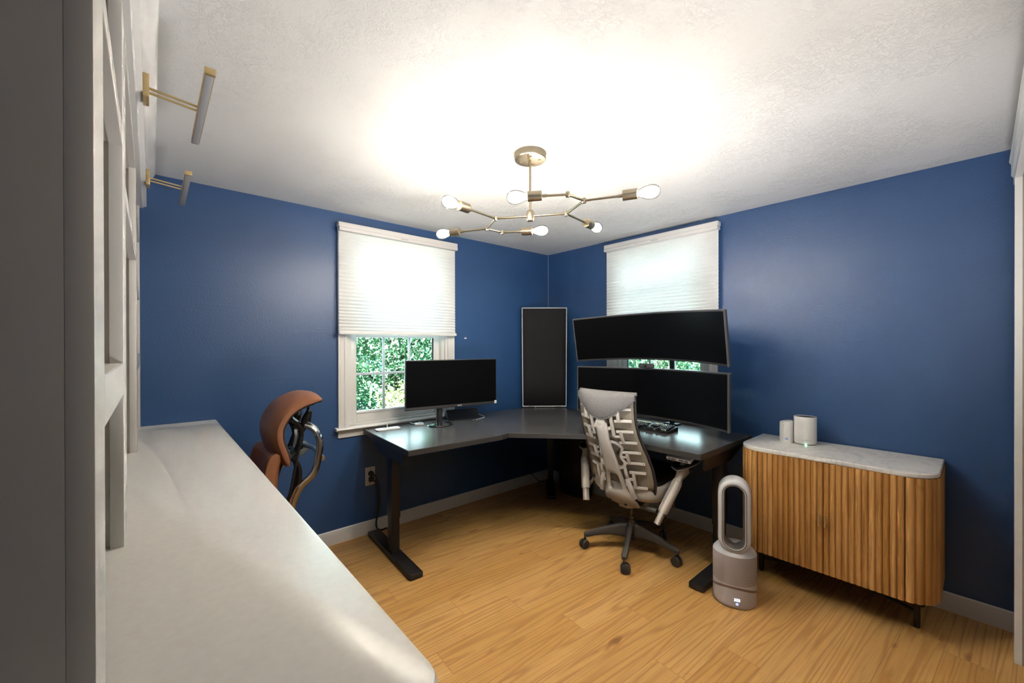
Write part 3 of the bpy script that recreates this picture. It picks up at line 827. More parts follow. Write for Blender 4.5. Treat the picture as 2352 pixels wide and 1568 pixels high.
def curved_monitor(label, cx, cy, zb, tilt, hgt=.352):
    R_, w = 1.25, 1.19; n = 40; half_a = w / 2 / R_
    t = thing('curved_monitor', (cx, cy, zb), label, 'monitor', group='stacked ultrawide monitors')
    ch = (1 - cos(half_a)) * R_
    tm = Matrix.Rotation(tilt, 4, 'Y')
    def pt(s, z, d):      # s -1..1 along the arc ; d depth behind the front surface ; ends at local x=0 nearest the viewer
        a = s * half_a; rr = R_ + d
        return tm @ Vector((rr * cos(a) - R_ * cos(half_a), -rr * sin(a), z))
    def slab(s0, s1, z0, z1, d0, d1, k=n):
        m = MB(); rings = []
        for i in range(k + 1):
            s = s0 + (s1 - s0) * i / k
            rings.append([pt(s, z0, d0), pt(s, z1, d0), pt(s, z1, d1), pt(s, z0, d1)])
        m.loft(rings); return m
    slab(-1, 1, 0, hgt, .0, .022).build('housing', BEZEL, t, ang=30)
    slab(-.992, .992, .014, hgt - .007, -.0015, .0).build('screen', SCREEN, t, ang=30)
    e = slab(-1.004, 1.004, hgt - .001, hgt + .004, -.002, .024); e.build('top_edge', SILVER, t, ang=30)
    for s in (-1, 1):
        slab(s * 1.0, s * 1.0055, -.002, hgt + .004, -.003, .009, 1).build('side_edge', SILVER, t, smooth=False)
    slab(-.998, .998, .001, .012, -.0025, .0).build('chin', BEZEL, t, ang=30)
    m = slab(-.5, .5, .06, hgt - .06, .02, .055); m.build('back_cover', BLACKPL, t, ang=30)
    return t, pt
lowm, lpt = curved_monitor('lower of the two stacked black curved monitors, just above the desk', -.492, -1.368, .838, 0.0)
upm, upt = curved_monitor('upper of the two stacked black curved monitors, tilted down, covering the window', -.492, -1.368, 1.232, radians(-10), .338)

t = thing('monitor_stand', (-.150, -1.415, DZ), 'dark grey pole stand behind the two stacked curved monitors', 'monitor stand')
m = MB(); m.span((-.030, -.05, 0), (.040, .05, .012), .003); m.build('foot_plate', BLACKMETAL, t)
m = MB(); m.lathe([(.0, .01), (.018, .01), (.018, .80), (0, .80)], 20); m.build('pole', plain('dark_grey_pole', (.045, .046, .048), .35, metal=.4), t)
for z, x1 in ((.245, -.150), (.615, -.165)):
    m = MB(); m.span((x1, -.02, z - .02), (.0, .02, z + .02), .006); m.span((x1 - .006, -.03, z - .06), (x1 + .003, .09, z + .06), .003); m.build('arm', BLACKMETAL, t)
t = thing('webcam', (-.418, -1.365, 1.196), 'dark webcam clipped on the top edge of the lower curved monitor', 'webcam')
m = MB(); m.span((-.018, -.060, .001), (.006, .060, .036), .011, 3); b = m.build('body', plain('webcam_grey', (.035, .034, .036), .45), t)
m = MB(); m.lathe([(0, 0), (.0085, 0), (.0085, .002), (.006, .003), (0, .0025)], 18, (-.018, 0, .018), Matrix.Rotation(-pi / 2, 4, 'Y')); m.build('lens', plain('lens_glass', (.01, .01, .014), .08), b)
m = MB(); m.span((-.012, -.022, -.010), (.014, .022, .004), .003); m.build('clip', BLACKPL, t)

# ------------------------------------------------------------------ panel in the corner
t = thing('speaker_panel', (-.255, -.192, DZ), 'tall dark cloth panel with a thin white frame on the desk in the room corner', 'speaker')
t.rotation_euler = (0, 0, radians(-41.2))
m = MB(); w0, w1, z0, z1 = .206, .212, .012, .948; fr = .009
m.prism([(-w0, .012, z0), (w0, .012, z0), (w1, .012, z1), (-w1, .012, z1)], (0, .045, 0)); m.build('cabinet', BLACKPL, t, smooth=False)
m = MB(); n = 10
def pq(u, v): return Vector((u * (w0 + (w1 - w0) * v - .006), .004 - .004 * (1 - u * u), z0 + .006 + (z1 - z0 - .012) * v))
m.grid([[pq(-1 + 2 * i / n, j / 4) for j in range(5)] for i in range(n + 1)]); m.build('grille', SPKCLOTH, t, solid=.004)
m = MB()
cs = [(-w0, z0), (w0, z0), (w1, z1), (-w1, z1)]
for i in range(4):
    (xa, za), (xb, zb) = cs[i], cs[(i + 1) % 4]
    m.tube([(xa, .004, za), (xb, .004, zb)], .0045, 8)
m.build('frame', plain('white_frame', (.75, .75, .76), .35), t)
m = MB(); m.span((-.16, .0, 0), (-.10, .09, .014), .003); m.span((.10, .0, 0), (.16, .09, .014), .003); m.build('foot', BLACKPL, t)
m = MB(); m.tube([(-.085, .0, .0), (-.085, .0, .014)], .002, 6); m.build('pin', MATS['white_frame'], t)

# ------------------------------------------------------------------ things on the desk
t = thing('keyboard', (-.42, -1.335, DZ), 'black keyboard with pale yellow top keys under the curved monitors', 'keyboard', radians(-91))
m = MB(); m.prism([(-.225, -.075, 0), (-.225, .075, 0), (-.225, .075, .030), (-.225, -.075, .014)], (.45, 0, 0)); m.build('case', BLACKPL, t, smooth=False)
KEYD = plain('key_black', (.016, .016, .017), .45); KEYY = plain('key_pale_yellow', (.62, .56, .30), .45); KEYG = plain('key_pale_green', (.36, .47, .38), .45); LEG = plain('key_legend', (.62, .62, .58), .5)
def key(x, y, w, mt, legend=True):
    z = .0225 + y * .107
    rm = Matrix.Rotation(radians(6.1), 4, 'X')
    m = MB(); m.box((x, y, z + .004), (w, .0148, .008), rm, .0018, 1); kk = m.build('key', mt, t, smooth=False)
    if legend:
        m = MB(); m.box((x - w * .12, y + .002, z + .0086), (.0042, .0046, .0008), rm); m.build('legend', LEG, kk, smooth=False)
for r in range(6):
    y = .060 - r * .0225 - (.004 if r else 0)
    x = -.212
    lay = [1] * 13 if r == 0 else [1] * 13 if r < 3 else ([1.6] + [1] * 11 + [1.5] if r == 3 else [2] + [1] * 9 + [2] if r == 4 else [1.3, 1.3, 1.3, 5.5, 1.3, 1.3])
    for i, q in enumerate(lay):
        w_ = .0185 * q; key(x + w_ / 2, y, w_ - .0022, KEYY if r == 0 and i > 0 else KEYG if (r == 5 and i == 3) else KEYD, q < 5 and r > 0); x += w_
    if r not in (3,):
        for k_ in range(3):
            if r == 4 and k_ != 1: continue
            key(.068 + .0195 * k_, y, .0165, KEYY if r == 0 else KEYD)
    for k_ in range(4):
        if r == 5 and k_ == 1: continue
        key(.142 + .0195 * k_, y, .0165 if not (r == 5 and k_ == 0) else .0165, KEYG if (r == 5 and k_ in (2, 3)) else KEYY if r == 0 and k_ == 0 else KEYD)
m = MB(); m.tube(smoothpath([(-.02, .078, .02), (.02, .125, .014), (.10, .118, .010), (.15, .10, .006), (.165, .09, .004)]), .0022, 6); m.build('cable', CORD, t)

t = thing('power_strip', (-1.172, -.150, DZ), 'black three-sided power strip on the desk behind the small monitor', 'power strip', radians(-11))
m = MB(); m.loft([[Vector((x, -.045, 0)), Vector((x, .045, 0)), Vector((x, .045, .012)), Vector((x, .008, .078)), Vector((x, -.008, .078)), Vector((x, -.045, .012))] for x in (-.135, .135)])
b = m.build('body', plain('navy_black_plastic', (.010, .012, .019), .35), t, smooth=False)
sl = Matrix.Rotation(radians(60.7), 4, 'X')
for i in range(6):
    m = MB()
    for dx in (-.0065, .0065): m.box(Vector((-.105 + i * .038 + dx, -.0275, .043)) + sl @ Vector((0, 0, .0006)), (.0024, .010, .0016), sl)
    m.box(Vector((-.105 + i * .038, -.0275, .043)) + sl @ Vector((0, -.011, .0006)), (.0045, .0045, .0016), sl)
    m.build('socket', plain('slot_grey', (.05, .052, .06), .5), b, smooth=False)
m = MB(); m.tube([(-.1352, -.036, .014), (-.1352, -.004, .070)], .0016, 6); m.build('edge_strip', SILVER, b)
t = tag(MB().tube([Vector(p) for p in smoothpath([(-1.037, -.185, DZ + .028), (-1.000, -.19, DZ + .010), (-.985, -.205, DZ + .003), (-1.02, -.245, DZ + .003), (-1.10, -.275, DZ + .003), (-1.135, -.283, DZ + .003)])], .0022, 6).build('charging_cable', plain('white_cable', (.72, .72, .72), .4)),
        'thin white cable lying on the desk right of the black power strip', 'cable')
m = MB(); m.tube([(-1.135, -.283, DZ + .004), (-1.168, -.292, DZ + .004)], .004, 8); m.build('plug', SILVER, t)
m = MB(); m.tube([(-1.132, -.282, DZ + .004), (-1.142, -.285, DZ + .004)], .0046, 8); m.build('collar', BLACKPL, t)
t = tag(MB().tube(smoothpath([(-1.30, -.20, DZ + .22), (-1.27, -.19, DZ + .13), (-1.22, -.16, DZ + .095), (-1.19, -.135, DZ + .080)]), .003, 8).build('monitor_cable', CORD), 'black cable hanging from the small monitor to the power strip', 'cable')

t = thing('charging_pad', (-1.815, -.172, DZ), 'white double charging pad at the far left end of the desk', 'charging pad', radians(-5))
m = MB(); o = []
for i in range(48):
    a = 2 * pi * i / 48; e = .3
    x = math.copysign(abs(cos(a)) ** e, cos(a)) * .085; y = math.copysign(abs(sin(a)) ** e, sin(a)) * .036
    y *= 1 - .32 * math.exp(-(x / .014) ** 2); o.append((x, y))
m.loft([[Vector((x * s, y * s, z)) for x, y in o] for s, z in ((.96, 0), (1, .003), (1, .008), (.97, .010))]); m.build('pad', plain('bright_white_plastic', (.82, .82, .83), .35), t)
m = MB(); m.tube(smoothpath([(.006, .022, .006), (.008, .040, .018), (.018, .056, .030), (.03, .075, .028), (.05, .11, .012)]), .0022, 6); m.build('cable', MATS['white_cable'], t)
t = thing('usb_hub', (-1.568, -.168, DZ), 'small white adapter block beside the monitor foot on the desk', 'adapter', radians(-20))
m = MB(); m.span((-.032, -.028, 0), (.032, .028, .014), .003); m.build('body', plain('cool_white_plastic', (.66, .68, .70), .35), t)
m = MB(); m.span((-.010, -.008, .014), (.016, .012, .020), .002); m.build('raised_pad', MATS['cool_white_plastic'], t)
m = MB(); m.tube([(-.03, .012, .008), (-.05, .045, .008), (-.055, .085, .006)], .0035, 8); m.build('cable', MATS['white_cable'], t)

# ------------------------------------------------------------------ under the desk
t = thing('waste_bin', (-.135, -.47, 0), 'dark oval bin in the shadow under the desk corner', 'bin')
m = MB(); m.lathe([(0, .0), (.80, .0), (.84, .01), (1.0, .50), (1.0, .52), (.96, .52), (.80, .03), (0, .03)], 40, sc=(.105, .21)); m.build('body', plain('navy_black_bin', (.009, .010, .014), .55), t, ang=35)
m = MB(); rng = [Vector((.107 * cos(2 * pi * k / 40), .212 * sin(2 * pi * k / 40), .518)) for k in range(41)]
m.tube(rng, .005, 8); m.build('rim', BLACKPL, t)
# outlet and cords
t = thing('wall_outlet', (-1.876, 0, .414), 'white duplex outlet plate on the blue wall left of the desk leg', 'outlet')
m = MB(); m.span((-.037, -.006, -.066), (.037, 0, .066), .003); pl = m.build('face_plate', plain('outlet_white', (.78, .77, .75), .35), t)
for z in (.020, -.020):
    m = MB(); m.lathe([(0, 0), (.0165, 0), (.0165, .002), (0, .002)], 20, (0, -.006, z), Matrix.Rotation(pi / 2, 4, 'X'), sc=(1, .85)); m.build('receptacle', MATS['outlet_white'], pl)
for z in (.052, -.052):
    m = MB(); m.lathe([(0, 0), (.003, 0), (.003, .001), (0, .001)], 10, (0, -.006, z), Matrix.Rotation(pi / 2, 4, 'X')); m.build('screw', SILVER, pl)
def cord(name, label, z, round_, pts):
    t = thing(name, (-1.874, -.009, z), label, 'power cord', group='black cords in the outlet')
    m = MB()
    if round_: m.lathe([(0, 0), (.019, 0), (.019, .018), (.015, .024), (0, .024)], 20, (0, 0, 0), Matrix.Rotation(pi / 2, 4, 'X'))
    else: m.span((-.018, -.024, -.017), (.018, 0, .017), .005)
    m.tube([(.008, -.016, -.004), (.024, -.022, -.018)], [.008, .005], 8)
    m.build('plug', BLACKPL, t)
    MB().tube(smoothpath([Vector(p) - Vector((-1.874, -.009, z)) for p in pts], 8), .0042, 8).build('cable', CORD, t)
cord('appliance_lead', 'black cord with a round plug in the upper socket of the outlet', .434, True, [(-1.850, -.031, .416), (-1.828, -.035, .36), (-1.815, -.035, .27), (-1.822, -.034, .17), (-1.840, -.034, .085), (-1.838, -.045, .035), (-1.815, -.07, .030), (-1.805, -.12, .055), (-1.83, -.25, .10), (-1.858, -.36, .2)])
cord('appliance_lead', 'black cord with a square plug in the lower socket of the outlet', .394, False, [(-1.850, -.031, .376), (-1.832, -.028, .33), (-1.823, -.027, .25), (-1.828, -.027, .16), (-1.842, -.028, .09), (-1.845, -.038, .045), (-1.825, -.06, .022), (-1.80, -.11, .045), (-1.822, -.24, .09), (-1.857, -.35, .17)])
tag(MB().tube(smoothpath([(-.262, -.017, .1), (-.21, -.022, .05), (-.155, -.022, .006), (-.13, -.04, .004), (-.10, -.10, .004)]), .003, 6).build('floor_cord', CORD), 'thin black cord crossing the white baseboard in the corner', 'cord')
m = MB(); m.span((-1.046, -.012, 1.419), (-1.026, 0, 1.431), .003)
tag(m.build('wall_sensor', plain('sensor_white', (.8, .8, .8), .4)), 'tiny white sensor stuck on the blue wall right of the left window', 'sensor')

# ------------------------------------------------------------------ sideboard
X0, X1, Y0, Y1, ZB, ZT = -.018, -.455, -1.985, -2.806, .178, .752
O = Vector((-.235, -2.395, 0))
t = thing('sideboard', O, 'fluted wooden sideboard with a white marble top against the right wall', 'sideboard')
R = .115
def outline(x1, y0, y1, R):
    """wall side -> left side -> rounded corners -> right side, dense polyline, looking from above"""
    pts = []
    def seg(a, b, n=60):
        for i in range(n): pts.append(Vector(a).lerp(Vector(b), i / n))
    seg((X0, y0, 0), (x1 + R, y0, 0))
    for i in range(60): a = pi / 2 * i / 60; pts.append(Vector((x1 + R - R * sin(a), y0 - R + R * cos(a), 0)))
    seg((x1, y0 - R, 0), (x1, y1 + R, 0), 160)
    for i in range(60): a = pi / 2 * i / 60; pts.append(Vector((x1 + R - R * cos(a), y1 + R - R * sin(a), 0)))
    seg((x1 + R, y1, 0), (X0, y1, 0)); pts.append(Vector((X0, y1, 0)))
    return pts
path = outline(X1, Y0, Y1, R)
cum = [0.0]
for a, b in zip(path, path[1:]): cum.append(cum[-1] + (b - a).length)
TOT = cum[-1]
def at(s):
    s = max(0, min(TOT, s))
    import bisect
    i = min(max(bisect.bisect_right(cum, s) - 1, 0), len(path) - 2)
    d = (path[i + 1] - path[i]); L_ = d.length or 1e-9
    d.normalize(); p = path[i] + d * (s - cum[i]); nrm = Vector((d.y, -d.x, 0))
    return p, (nrm if nrm.dot(p - Vector((-.2, -2.39, 0))) > 0 else -nrm)
s_front0 = (abs(X1 - X0) - R) + pi / 2 * R - .012; s_front1 = TOT - s_front0
NF = 25; SW = (s_front1 - s_front0) / NF
def slats(name, s0, s1, n, base):
    m = MB(); sw = (s1 - s0) / n; lay = m.bm.faces.layers.float.new('slat'); K = 8
    for i in range(n):
        col = []
        for k_ in range(K + 1):
            u = k_ / K; p, nr = at(s0 + (i + u) * sw); bul = .0085 * (1 - (2 * u - 1) ** 2) ** .5
            col.append(p + nr * bul - O)
        zb = ZB; sh = .003
        rings = [[q + Vector((0, 0, z)) for q in col] for z in (ZB, ZT)]
        nf = len(m.bm.faces)
        V = m.grid(rings)
        inner = []
        p0, n0 = at(s0 + i * sw); p1, n1 = at(s0 + (i + 1) * sw)
        bot = [V[0][k_] for k_ in range(K + 1)]
        e0 = m.bm.verts.new(p0 - n0 * .012 - O + Vector((0, 0, ZB))); e1 = m.bm.verts.new(p1 - n1 * .012 - O + Vector((0, 0, ZB)))
        m.bm.faces.new(bot + [e1, e0])
        m.bm.faces.ensure_lookup_table()
        for f in m.bm.faces[nf:]: f[lay] = base + i * 1.37
    return m.build(name, SLAT, t, ang=35)
nS = 15
slats('side_panel', 0, s_front0 - .002, nS, 3.1)
dl = slats('door', s_front0 + .001, (s_front0 + s_front1) / 2 - .001, 12, 40.3)
dr_ = slats('door', (s_front0 + s_front1) / 2 + .001, s_front1 - .001, 12, 71.9)
slats('side_panel', s_front1 + .002, TOT, nS, 110.7)
m = MB(); ring = [at(TOT * i / 120)[0] for i in range(121)]
inn = [p + (Vector((-.22, -2.395, 0)) - p).normalized() * .008 - O for p in ring]
m.loft([[q + Vector((0, 0, ZB + .002)) for q in inn], [q + Vector((0, 0, ZT)) for q in inn]]); m.build('carcass', plain('dark_brown_wood', (.10, .045, .015), .6), t, ang=35)
for d, s_ in ((dl, -SW * .52), (dr_, SW * .52)):
    p, nr = at((s_front0 + s_front1) / 2 + s_); q = p + nr * .030 - O
    m = MB(); m.box(q + Vector((0, 0, .455)), (.0075, .0085, .056), None, .001)
    for dz_ in (-.016, .016): m.box(q - nr * .013 + Vector((0, 0, .455 + dz_)), (.026, .005, .005))
    m.build('handle', GOLD, d)
m = MB(); top = outline(X1 - .006, Y0 + .006, Y1 - .006, R + .004)
top = top[::4] + [top[-1]]
cc = Vector((-.22, -2.395, 0))
m.loft([[p + (cc - p).normalized() * q - O + Vector((0, 0, z)) for p in top] for q, z in ((.003, ZT), (0, ZT + .004), (0, ZT + .018), (.004, ZT + .0225))])
m.build('marble_top', MARBLE, t, ang=30)
legs = [(-.300, -2.060), (-.300, -2.732), (-.060, -2.060), (-.060, -2.732)]
for x, y in legs:
    m = MB(); m.box(Vector((x, y, ZB / 2 + .004)) - O, (.024, .024, ZB - .004), None, .003)
    m.lathe([(0, 0), (.009, 0), (.010, .008), (0, .008)], 12, Vector((x, y, 0)) - O)
    m.build('leg', BLACKMETAL, t)
m = MB(); cx_, cy_ = -.180, -2.396
for x, y in legs: m.tube([Vector((x, y, .078)) - O, Vector((cx_, cy_, .078)) - O], .007, 8)
m.lathe([(0, .070), (.02, .070), (.02, .086), (0, .086)], 16, Vector((cx_, cy_, 0)) - O)
m.build('stretcher', BLACKMETAL, t)
TZ = ZT + .0225
t = thing('router', (-.150, -2.245, TZ), 'larger white cylinder router with a green light on the marble top', 'router', radians(103))
m = MB(); sc_ = (.057, .046)
m.lathe([(0, .004), (.94, .004), (.985, .008), (1.0, .016), (1.0, .158), (.985, .163), (.93, .163), (.92, .150), (0, .150)], 48, sc=sc_); b = m.build('shell', WHITEPL, t, ang=30)
m = MB(); m.lathe([(0, .150), (.918, .150), (.918, .1605), (0, .1605)], 40, sc=sc_); m.build('vent_cap', plain('vent_black', (.014, .013, .013), .5, bump=(300, .8, .003)), b)
m = MB(); m.lathe([(0, 0), (.93, 0), (.93, .005), (0, .005)], 40, sc=sc_); m.build('foot_ring', plain('brown_black', (.03, .025, .02), .5), t)
text_mesh('logo', 'cococo 2o', .0105, plain('logo_grey', (.42, .41, .39), .5), b, frame_m((-.006, .0462, .030), (-1, 0.02, 0), (0, 0, 1), (0.02, 1, 0)))
m = MB(); m.lathe([(0, .0005), (.004, .0005), (.004, .007), (0, .007)], 12, (-.004, .046, 0)); m.build('status_light', emit('green_status', (.25, 1.0, .55), 4.0), t)
t = thing('mesh_extender', (-.181, -2.157, TZ), 'smaller white rounded unit with a blue label left of the router', 'wifi unit', radians(112))
m = MB(); o = []
for i in range(40):
    a = 2 * pi * i / 40; o.append((.034 * math.copysign(abs(cos(a)) ** .7, cos(a)), .030 * math.copysign(abs(sin(a)) ** .8, sin(a))))
m.loft([[Vector((x * s, y * s, z + (.016 * (x / .034) * -.35 if z > .1 else 0))) for x, y in o] for s, z in ((.9, 0), (.97, .006), (1, .02), (1, .118), (.98, .124), (.9, .128))]); b = m.build('shell', WHITEPL, t, ang=40)
m = MB(); m.grid([[Vector((x, .0303 - .010 * (x / .034) ** 2, z)) for z in (.020, .032)] for x in (-.006, .0, .008, .016, .022)]); m.build('label', plain('blue_label', (.36, .46, .78), .5), b, solid=.0006)
m = MB()
for x_, z_ in ((.016, .105), (.020, .102), (.010, .102), (.014, .109)): m.box((x_, .0288, z_), (.0035, .001, .0012))
m.build('print', MATS['logo_grey'], b, smooth=False)

# ------------------------------------------------------------------ air purifier
t = thing('air_purifier', (-.730, -2.066, 0), 'silver oval-loop fan purifier on the floor between the desk and the sideboard', 'air purifier', radians(200))
# local +x faces the camera side
sc_ = (.092, .104)
m = MB(); m.lathe([(0, .002), (.95, .002), (.99, .008), (1.0, .02), (1.0, .12)], 56, sc=sc_); m.build('base', SATIN, t)
m = MB(); m.lathe([(1.0, .12), (1.005, .125), (1.005, .262), (1.0, .266)], 56, sc=sc_); m.build('grille', PERF, t)
m = MB(); m.lathe([(1.0, .266), (.985, .272), (.86, .288), (.74, .300), (.55, .306), (.40, .308), (0, .308)], 56, sc=sc_); m.build('collar', SATINW, t)
m = MB(); n = 24
m.grid([[Vector((cos(a) * sc_[0] * (1.004 + dq), sin(a) * sc_[1] * (1.004 + dq), .092 + .018 * cos((a) * 1.55) + dz_)) for dq, dz_ in ((-.002, .006), (.010, .002), (.010, -.002), (-.002, -.006))] for a in [(-1 + 2 * i / n) * 1.35 for i in range(n + 1)]])
m.build('wave_trim', plain('rose_brown_trim', (.30, .21, .18), .35, metal=.3), t)
# loop amplifier : stadium ring
zc, hs, wo, wi = .470, .115, .077, .043
def stad(rad, x, n=28):
    o = []
    for i in range(n): a = pi * i / (n - 1); o.append(Vector((x + .034, rad * cos(a), zc + hs + rad * sin(a))))
    for i in range(n): a = pi + pi * i / (n - 1); o.append(Vector((x + .034, rad * cos(a), zc - hs + rad * sin(a))))
    return o
secs = [(wo, -.050), (wo, .030), (wo - .0015, .040), (wo - .004, .046), (wo - .007, .048), (wi + .014, .0515), (wi + .006, .050)]
m = MB(); m.grid([stad(r_, x) for r_, x in secs], cv=True)
m.grid([stad(r_, x) for r_, x in ((wo, -.050), (wo - .006, -.056), (wi + .012, -.056), (wi + .008, -.05))], cv=True)
lo = m.build('loop', SATINW, t, ang=45)
m = MB(); m.grid([stad(r_, x) for r_, x in ((wi + .0065, .0505), (wi + .002, .048), (wi, .030), (wi + .003, -.02), (wi + .008, -.05))], cv=True); m.build('inner_duct', plain('dark_nickel', (.22, .21, .205), .3, metal=.4), lo, ang=45)
m = MB(); m.grid([stad(r_, x) for r_, x in ((wi + .011, .0520), (wi + .0125, .0545), (wi + .014, .0522))], cv=True); m.build('slot', plain('slot_dark', (.12, .12, .12), .4), lo)
DISP = emit('display_white', (.80, .90, 1.0), 2.2)
fx_ = Vector((sc_[0] * 1.004 * cos(.12), sc_[1] * 1.004 * sin(.12), .050))
nx = Vector((cos(.12), sin(.12), 0)).normalized(); yx = Vector((-nx.y, nx.x, 0))
text_mesh('display', '303', .020, DISP, t, frame_m(fx_ + nx * .0012, yx, (0, 0, 1), nx))
m = MB(); m.lathe([(.0045, 0), (.0065, 0), (.0065, .0008), (.0045, .0008), (.0045, 0)], 20, fx_ + nx * .0006 + Vector((0, 0, -.020)), frame_m((0, 0, 0), yx, (0, 0, 1), nx)); m.build('button_icon', emit('icon_violet', (.45, .50, 1.0), 1.2), t)

# ------------------------------------------------------------------ office chairs : shared five-star base
def star_base(t, base_mat, ang0, hub_top, tip_r=.305, lift_top=.36, lean=0.0):
    m = MB()
    m.lathe([(0, .075), (.026, .075), (.028, .10), (.038, .115), (.042, .15), (.036, .185), (.033, hub_top), (0, hub_top)], 28)
    for k in range(5):
        a = radians(ang0 + 72 * k); d = Vector((cos(a), sin(a), 0))
        pts = [d * r + Vector((0, 0, z)) for r, z in ((.02, .135), (.08, .138), (.16, .128), (.24, .108), (tip_r - .012, .094), (tip_r + .008, .090))]
        m.tube(pts, 1, 12, sq=[(.050, .019), (.042, .018), (.028, .0165), (.017, .0165), (.0165, .018), (.010, .012)], up=(0, 0, 1))
        m.tube([d * tip_r + Vector((0, 0, .088)), d * tip_r + Vector((0, 0, .062))], .006, 8)
    m.build('star_base', base_mat, t)
    m = MB(); m.lathe([(0, hub_top), (.027, hub_top), (.027, hub_top + .012), (.021, hub_top + .018), (.021, hub_top + .035), (.0145, hub_top + .038), (.0145, lift_top), (0, lift_top)], 24)
    m.build('gas_lift', plain('lift_steel', (.10, .095, .09), .3, metal=.6), t)
    cs = None
    for k in range(5):
        a = radians(ang0 + 72 * k); p = Vector((cos(a) * tip_r, sin(a) * tip_r, 0)); sw = radians(40 + k * 63)
        o = thing_part('caster', t, p, a + sw)
        if cs is None:
            cs = o
            for sx_ in (-1, 1):
                m = MB(); m.lathe([(0, -.0085), (.024, -.0085), (.0295, -.005), (.030, .003), (.026, .0095), (.012, .011), (0, .011)], 28, (.008, sx_ * .0135, .030), Matrix.Rotation(pi / 2 * (-1 if sx_ > 0 else 1), 4, 'X'))
                w = m.build('wheel', CASTER, o, ang=40)
            m = MB(); m.span((-.006, -.005, .022), (.022, .005, .056), .003); m.lathe([(0, .050), (.010, .050), (.010, .066), (0, .066)], 14)
            m.build('fork', BLACKPL, o)
        else:
            for ch in list(cs.children): dup(ch, o)
CASTER = plain('caster_grey', (.055, .050, .047), .38)
def thing_part(name, parent, loc, rz=0.0):
    o = bpy.data.objects.new(name, None); COL.objects.link(o); o.empty_display_size = .02
    o.parent = parent; o.location = loc; o.rotation_euler = (0, 0, rz); return o

# ---- white and grey ergonomic chair : local x = facing (towards the curved monitors), y = left
t = thing('office_chair', (-.672, -1.402, 0), 'white ergonomic office chair with ribbed grey back facing the curved monitors', 'office chair', radians(1.5))
star_base(t, BASEGREY, 131, .195, lift_top=.335)
HW = [(.425, .205), (.46, .226), (.52, .238), (.60, .236), (.70, .222), (.80, .206), (.90, .199), (1.0, .199), (1.07, .198)]
XB = [(.425, -.088), (.46, -.100), (.52, -.116), (.60, -.138), (.68, -.170), (.76, -.213), (.84, -.252), (.92, -.277), (1.0, -.285), (1.07, -.284)]
def bk(u, z, off=0.0):
    return Vector((interp(XB, z) - .030 * (1 - u * u) - off, u * interp(HW, z), z))
nz, nu = 26, 14
Zs = [.452 + (1.066 - .452) * i / nz for i in range(nz + 1)]
m = MB(); m.grid([[bk(-1 + 2 * j / nu, z, 0) for j in range(nu + 1)] for z in Zs])
m.build('backrest', SEATFAB, t, solid=.012)
m = MB(); m.grid([[bk((-1 + 2 * j / nu) * .965, z, .0095) for j in range(nu + 1)] for z in Zs[1:]])
m.build('back_membrane', MEMBRANE, t, solid=.003)
# rim of the back
m = MB(); m.tube([bk(-1, z, .004) for z in Zs] + [bk(-1 + 2 * j / nu, 1.066, .004) for j in range(1, nu)] + [bk(1, z, .004) for z in reversed(Zs)], .007, 8)
m.build('back_rim', plain('charcoal_rim', (.035, .032, .032), .7), t)
# grey fabric hood over the top
def hood(u, v):
    zl = 1.045 - .128 * (1 - abs(u) ** 1.7)
    z = 1.080 + (zl - 1.080) * v - .010 * abs(u) ** 6 * (1 - v)
    b = bk(max(-1, min(1, u)), min(z, 1.066), 0)
    bul = .018 + .030 * (1 - u * u) * sin(pi * min(1, v * .62 + .1)) + .012 * v * (1 - u * u)
    return Vector((b.x - bul * (.35 + .65 * min(1, v * 5)), u * .204, z))
m = MB(); m.grid([[hood(-1 + 2 * i / 22, j / 10) for j in range(11)] for i in range(23)])
m.build('headrest_cover', HEATHER, t, solid=.010, sub=1)
m = MB(); m.tube([hood(-1 + 2 * i / 22, 1.0) + Vector((-.001, 0, -.002)) for i in range(23)], .0045, 8)
m.tube([Vector((interp(XB, 1.066) + .004 - .03 * (1 - u * u), u * .204, 1.074)) for u in [-1 + 2 * i / 20 for i in range(21)]], .011, 8)
m.build('hood_edge', HEATHER, t)
# spine : tapered plate with an oval window, leaning back
SPX = [(.325, -.075), (.36, -.135), (.42, -.172), (.48, -.186), (.54, -.212), (.63, -.250), (.72, -.292), (.80, -.330), (.87, -.352), (.93, -.345)]
SPW = [(.325, .105), (.36, .125), (.40, .110), (.45, .080), (.50, .068), (.56, .058), (.63, .051), (.72, .043), (.80, .038), (.86, .043), (.93, .030)]
zz = [.325, .345, .37, .40, .425, .45, .48, .52, .56, .60, .66, .72, .78, .83, .87, .90]
us = [-1, -.52, 0, .52, 1]
m = MB()
m.grid([[Vector((interp(SPX, z) + .018 * u * u, u * interp(SPW, z), z)) for u in us] for z in zz], skip=lambda i, j: 5 <= i <= 7 and j in (1, 2))
sp_ = m.build('spine', CHAIRWHITE, t, solid=.026, sub=2)
m = MB(); m.lathe([(0, 0), (.034, 0), (.036, .006), (.033, .013), (.0, .015)], 28, (-.345, 0, .888), Matrix.Rotation(-pi / 2 - .08, 4, 'Y'), sc=(1.05, 1.0))
m.build('pivot_cap', CHAIRWHITE, sp_)
m = MB(); m.lathe([(.012, .0), (.0145, .0015), (.012, .003)], 24, (-.359, 0, .890), Matrix.Rotation(-pi / 2 - .08, 4, 'Y')); m.build('logo_ring', plain('dull_white_ring', (.60, .57, .53), .4), sp_)  # thin ring, slightly darker off-white than the cap
for y, z in ((.075, .352), (-.04, .350), (-.125, .405)):
    m = MB(); m.lathe([(0, 0), (.0085, 0), (.0085, .004), (0, .004)], 16, (interp(SPX, z) - .012 if y > -.1 else -.150, y, z), Matrix.Rotation(-pi / 2, 4, 'Y')); m.build('bolt_cap', plain('brown_black_bolt', (.03, .022, .018), .5), sp_)
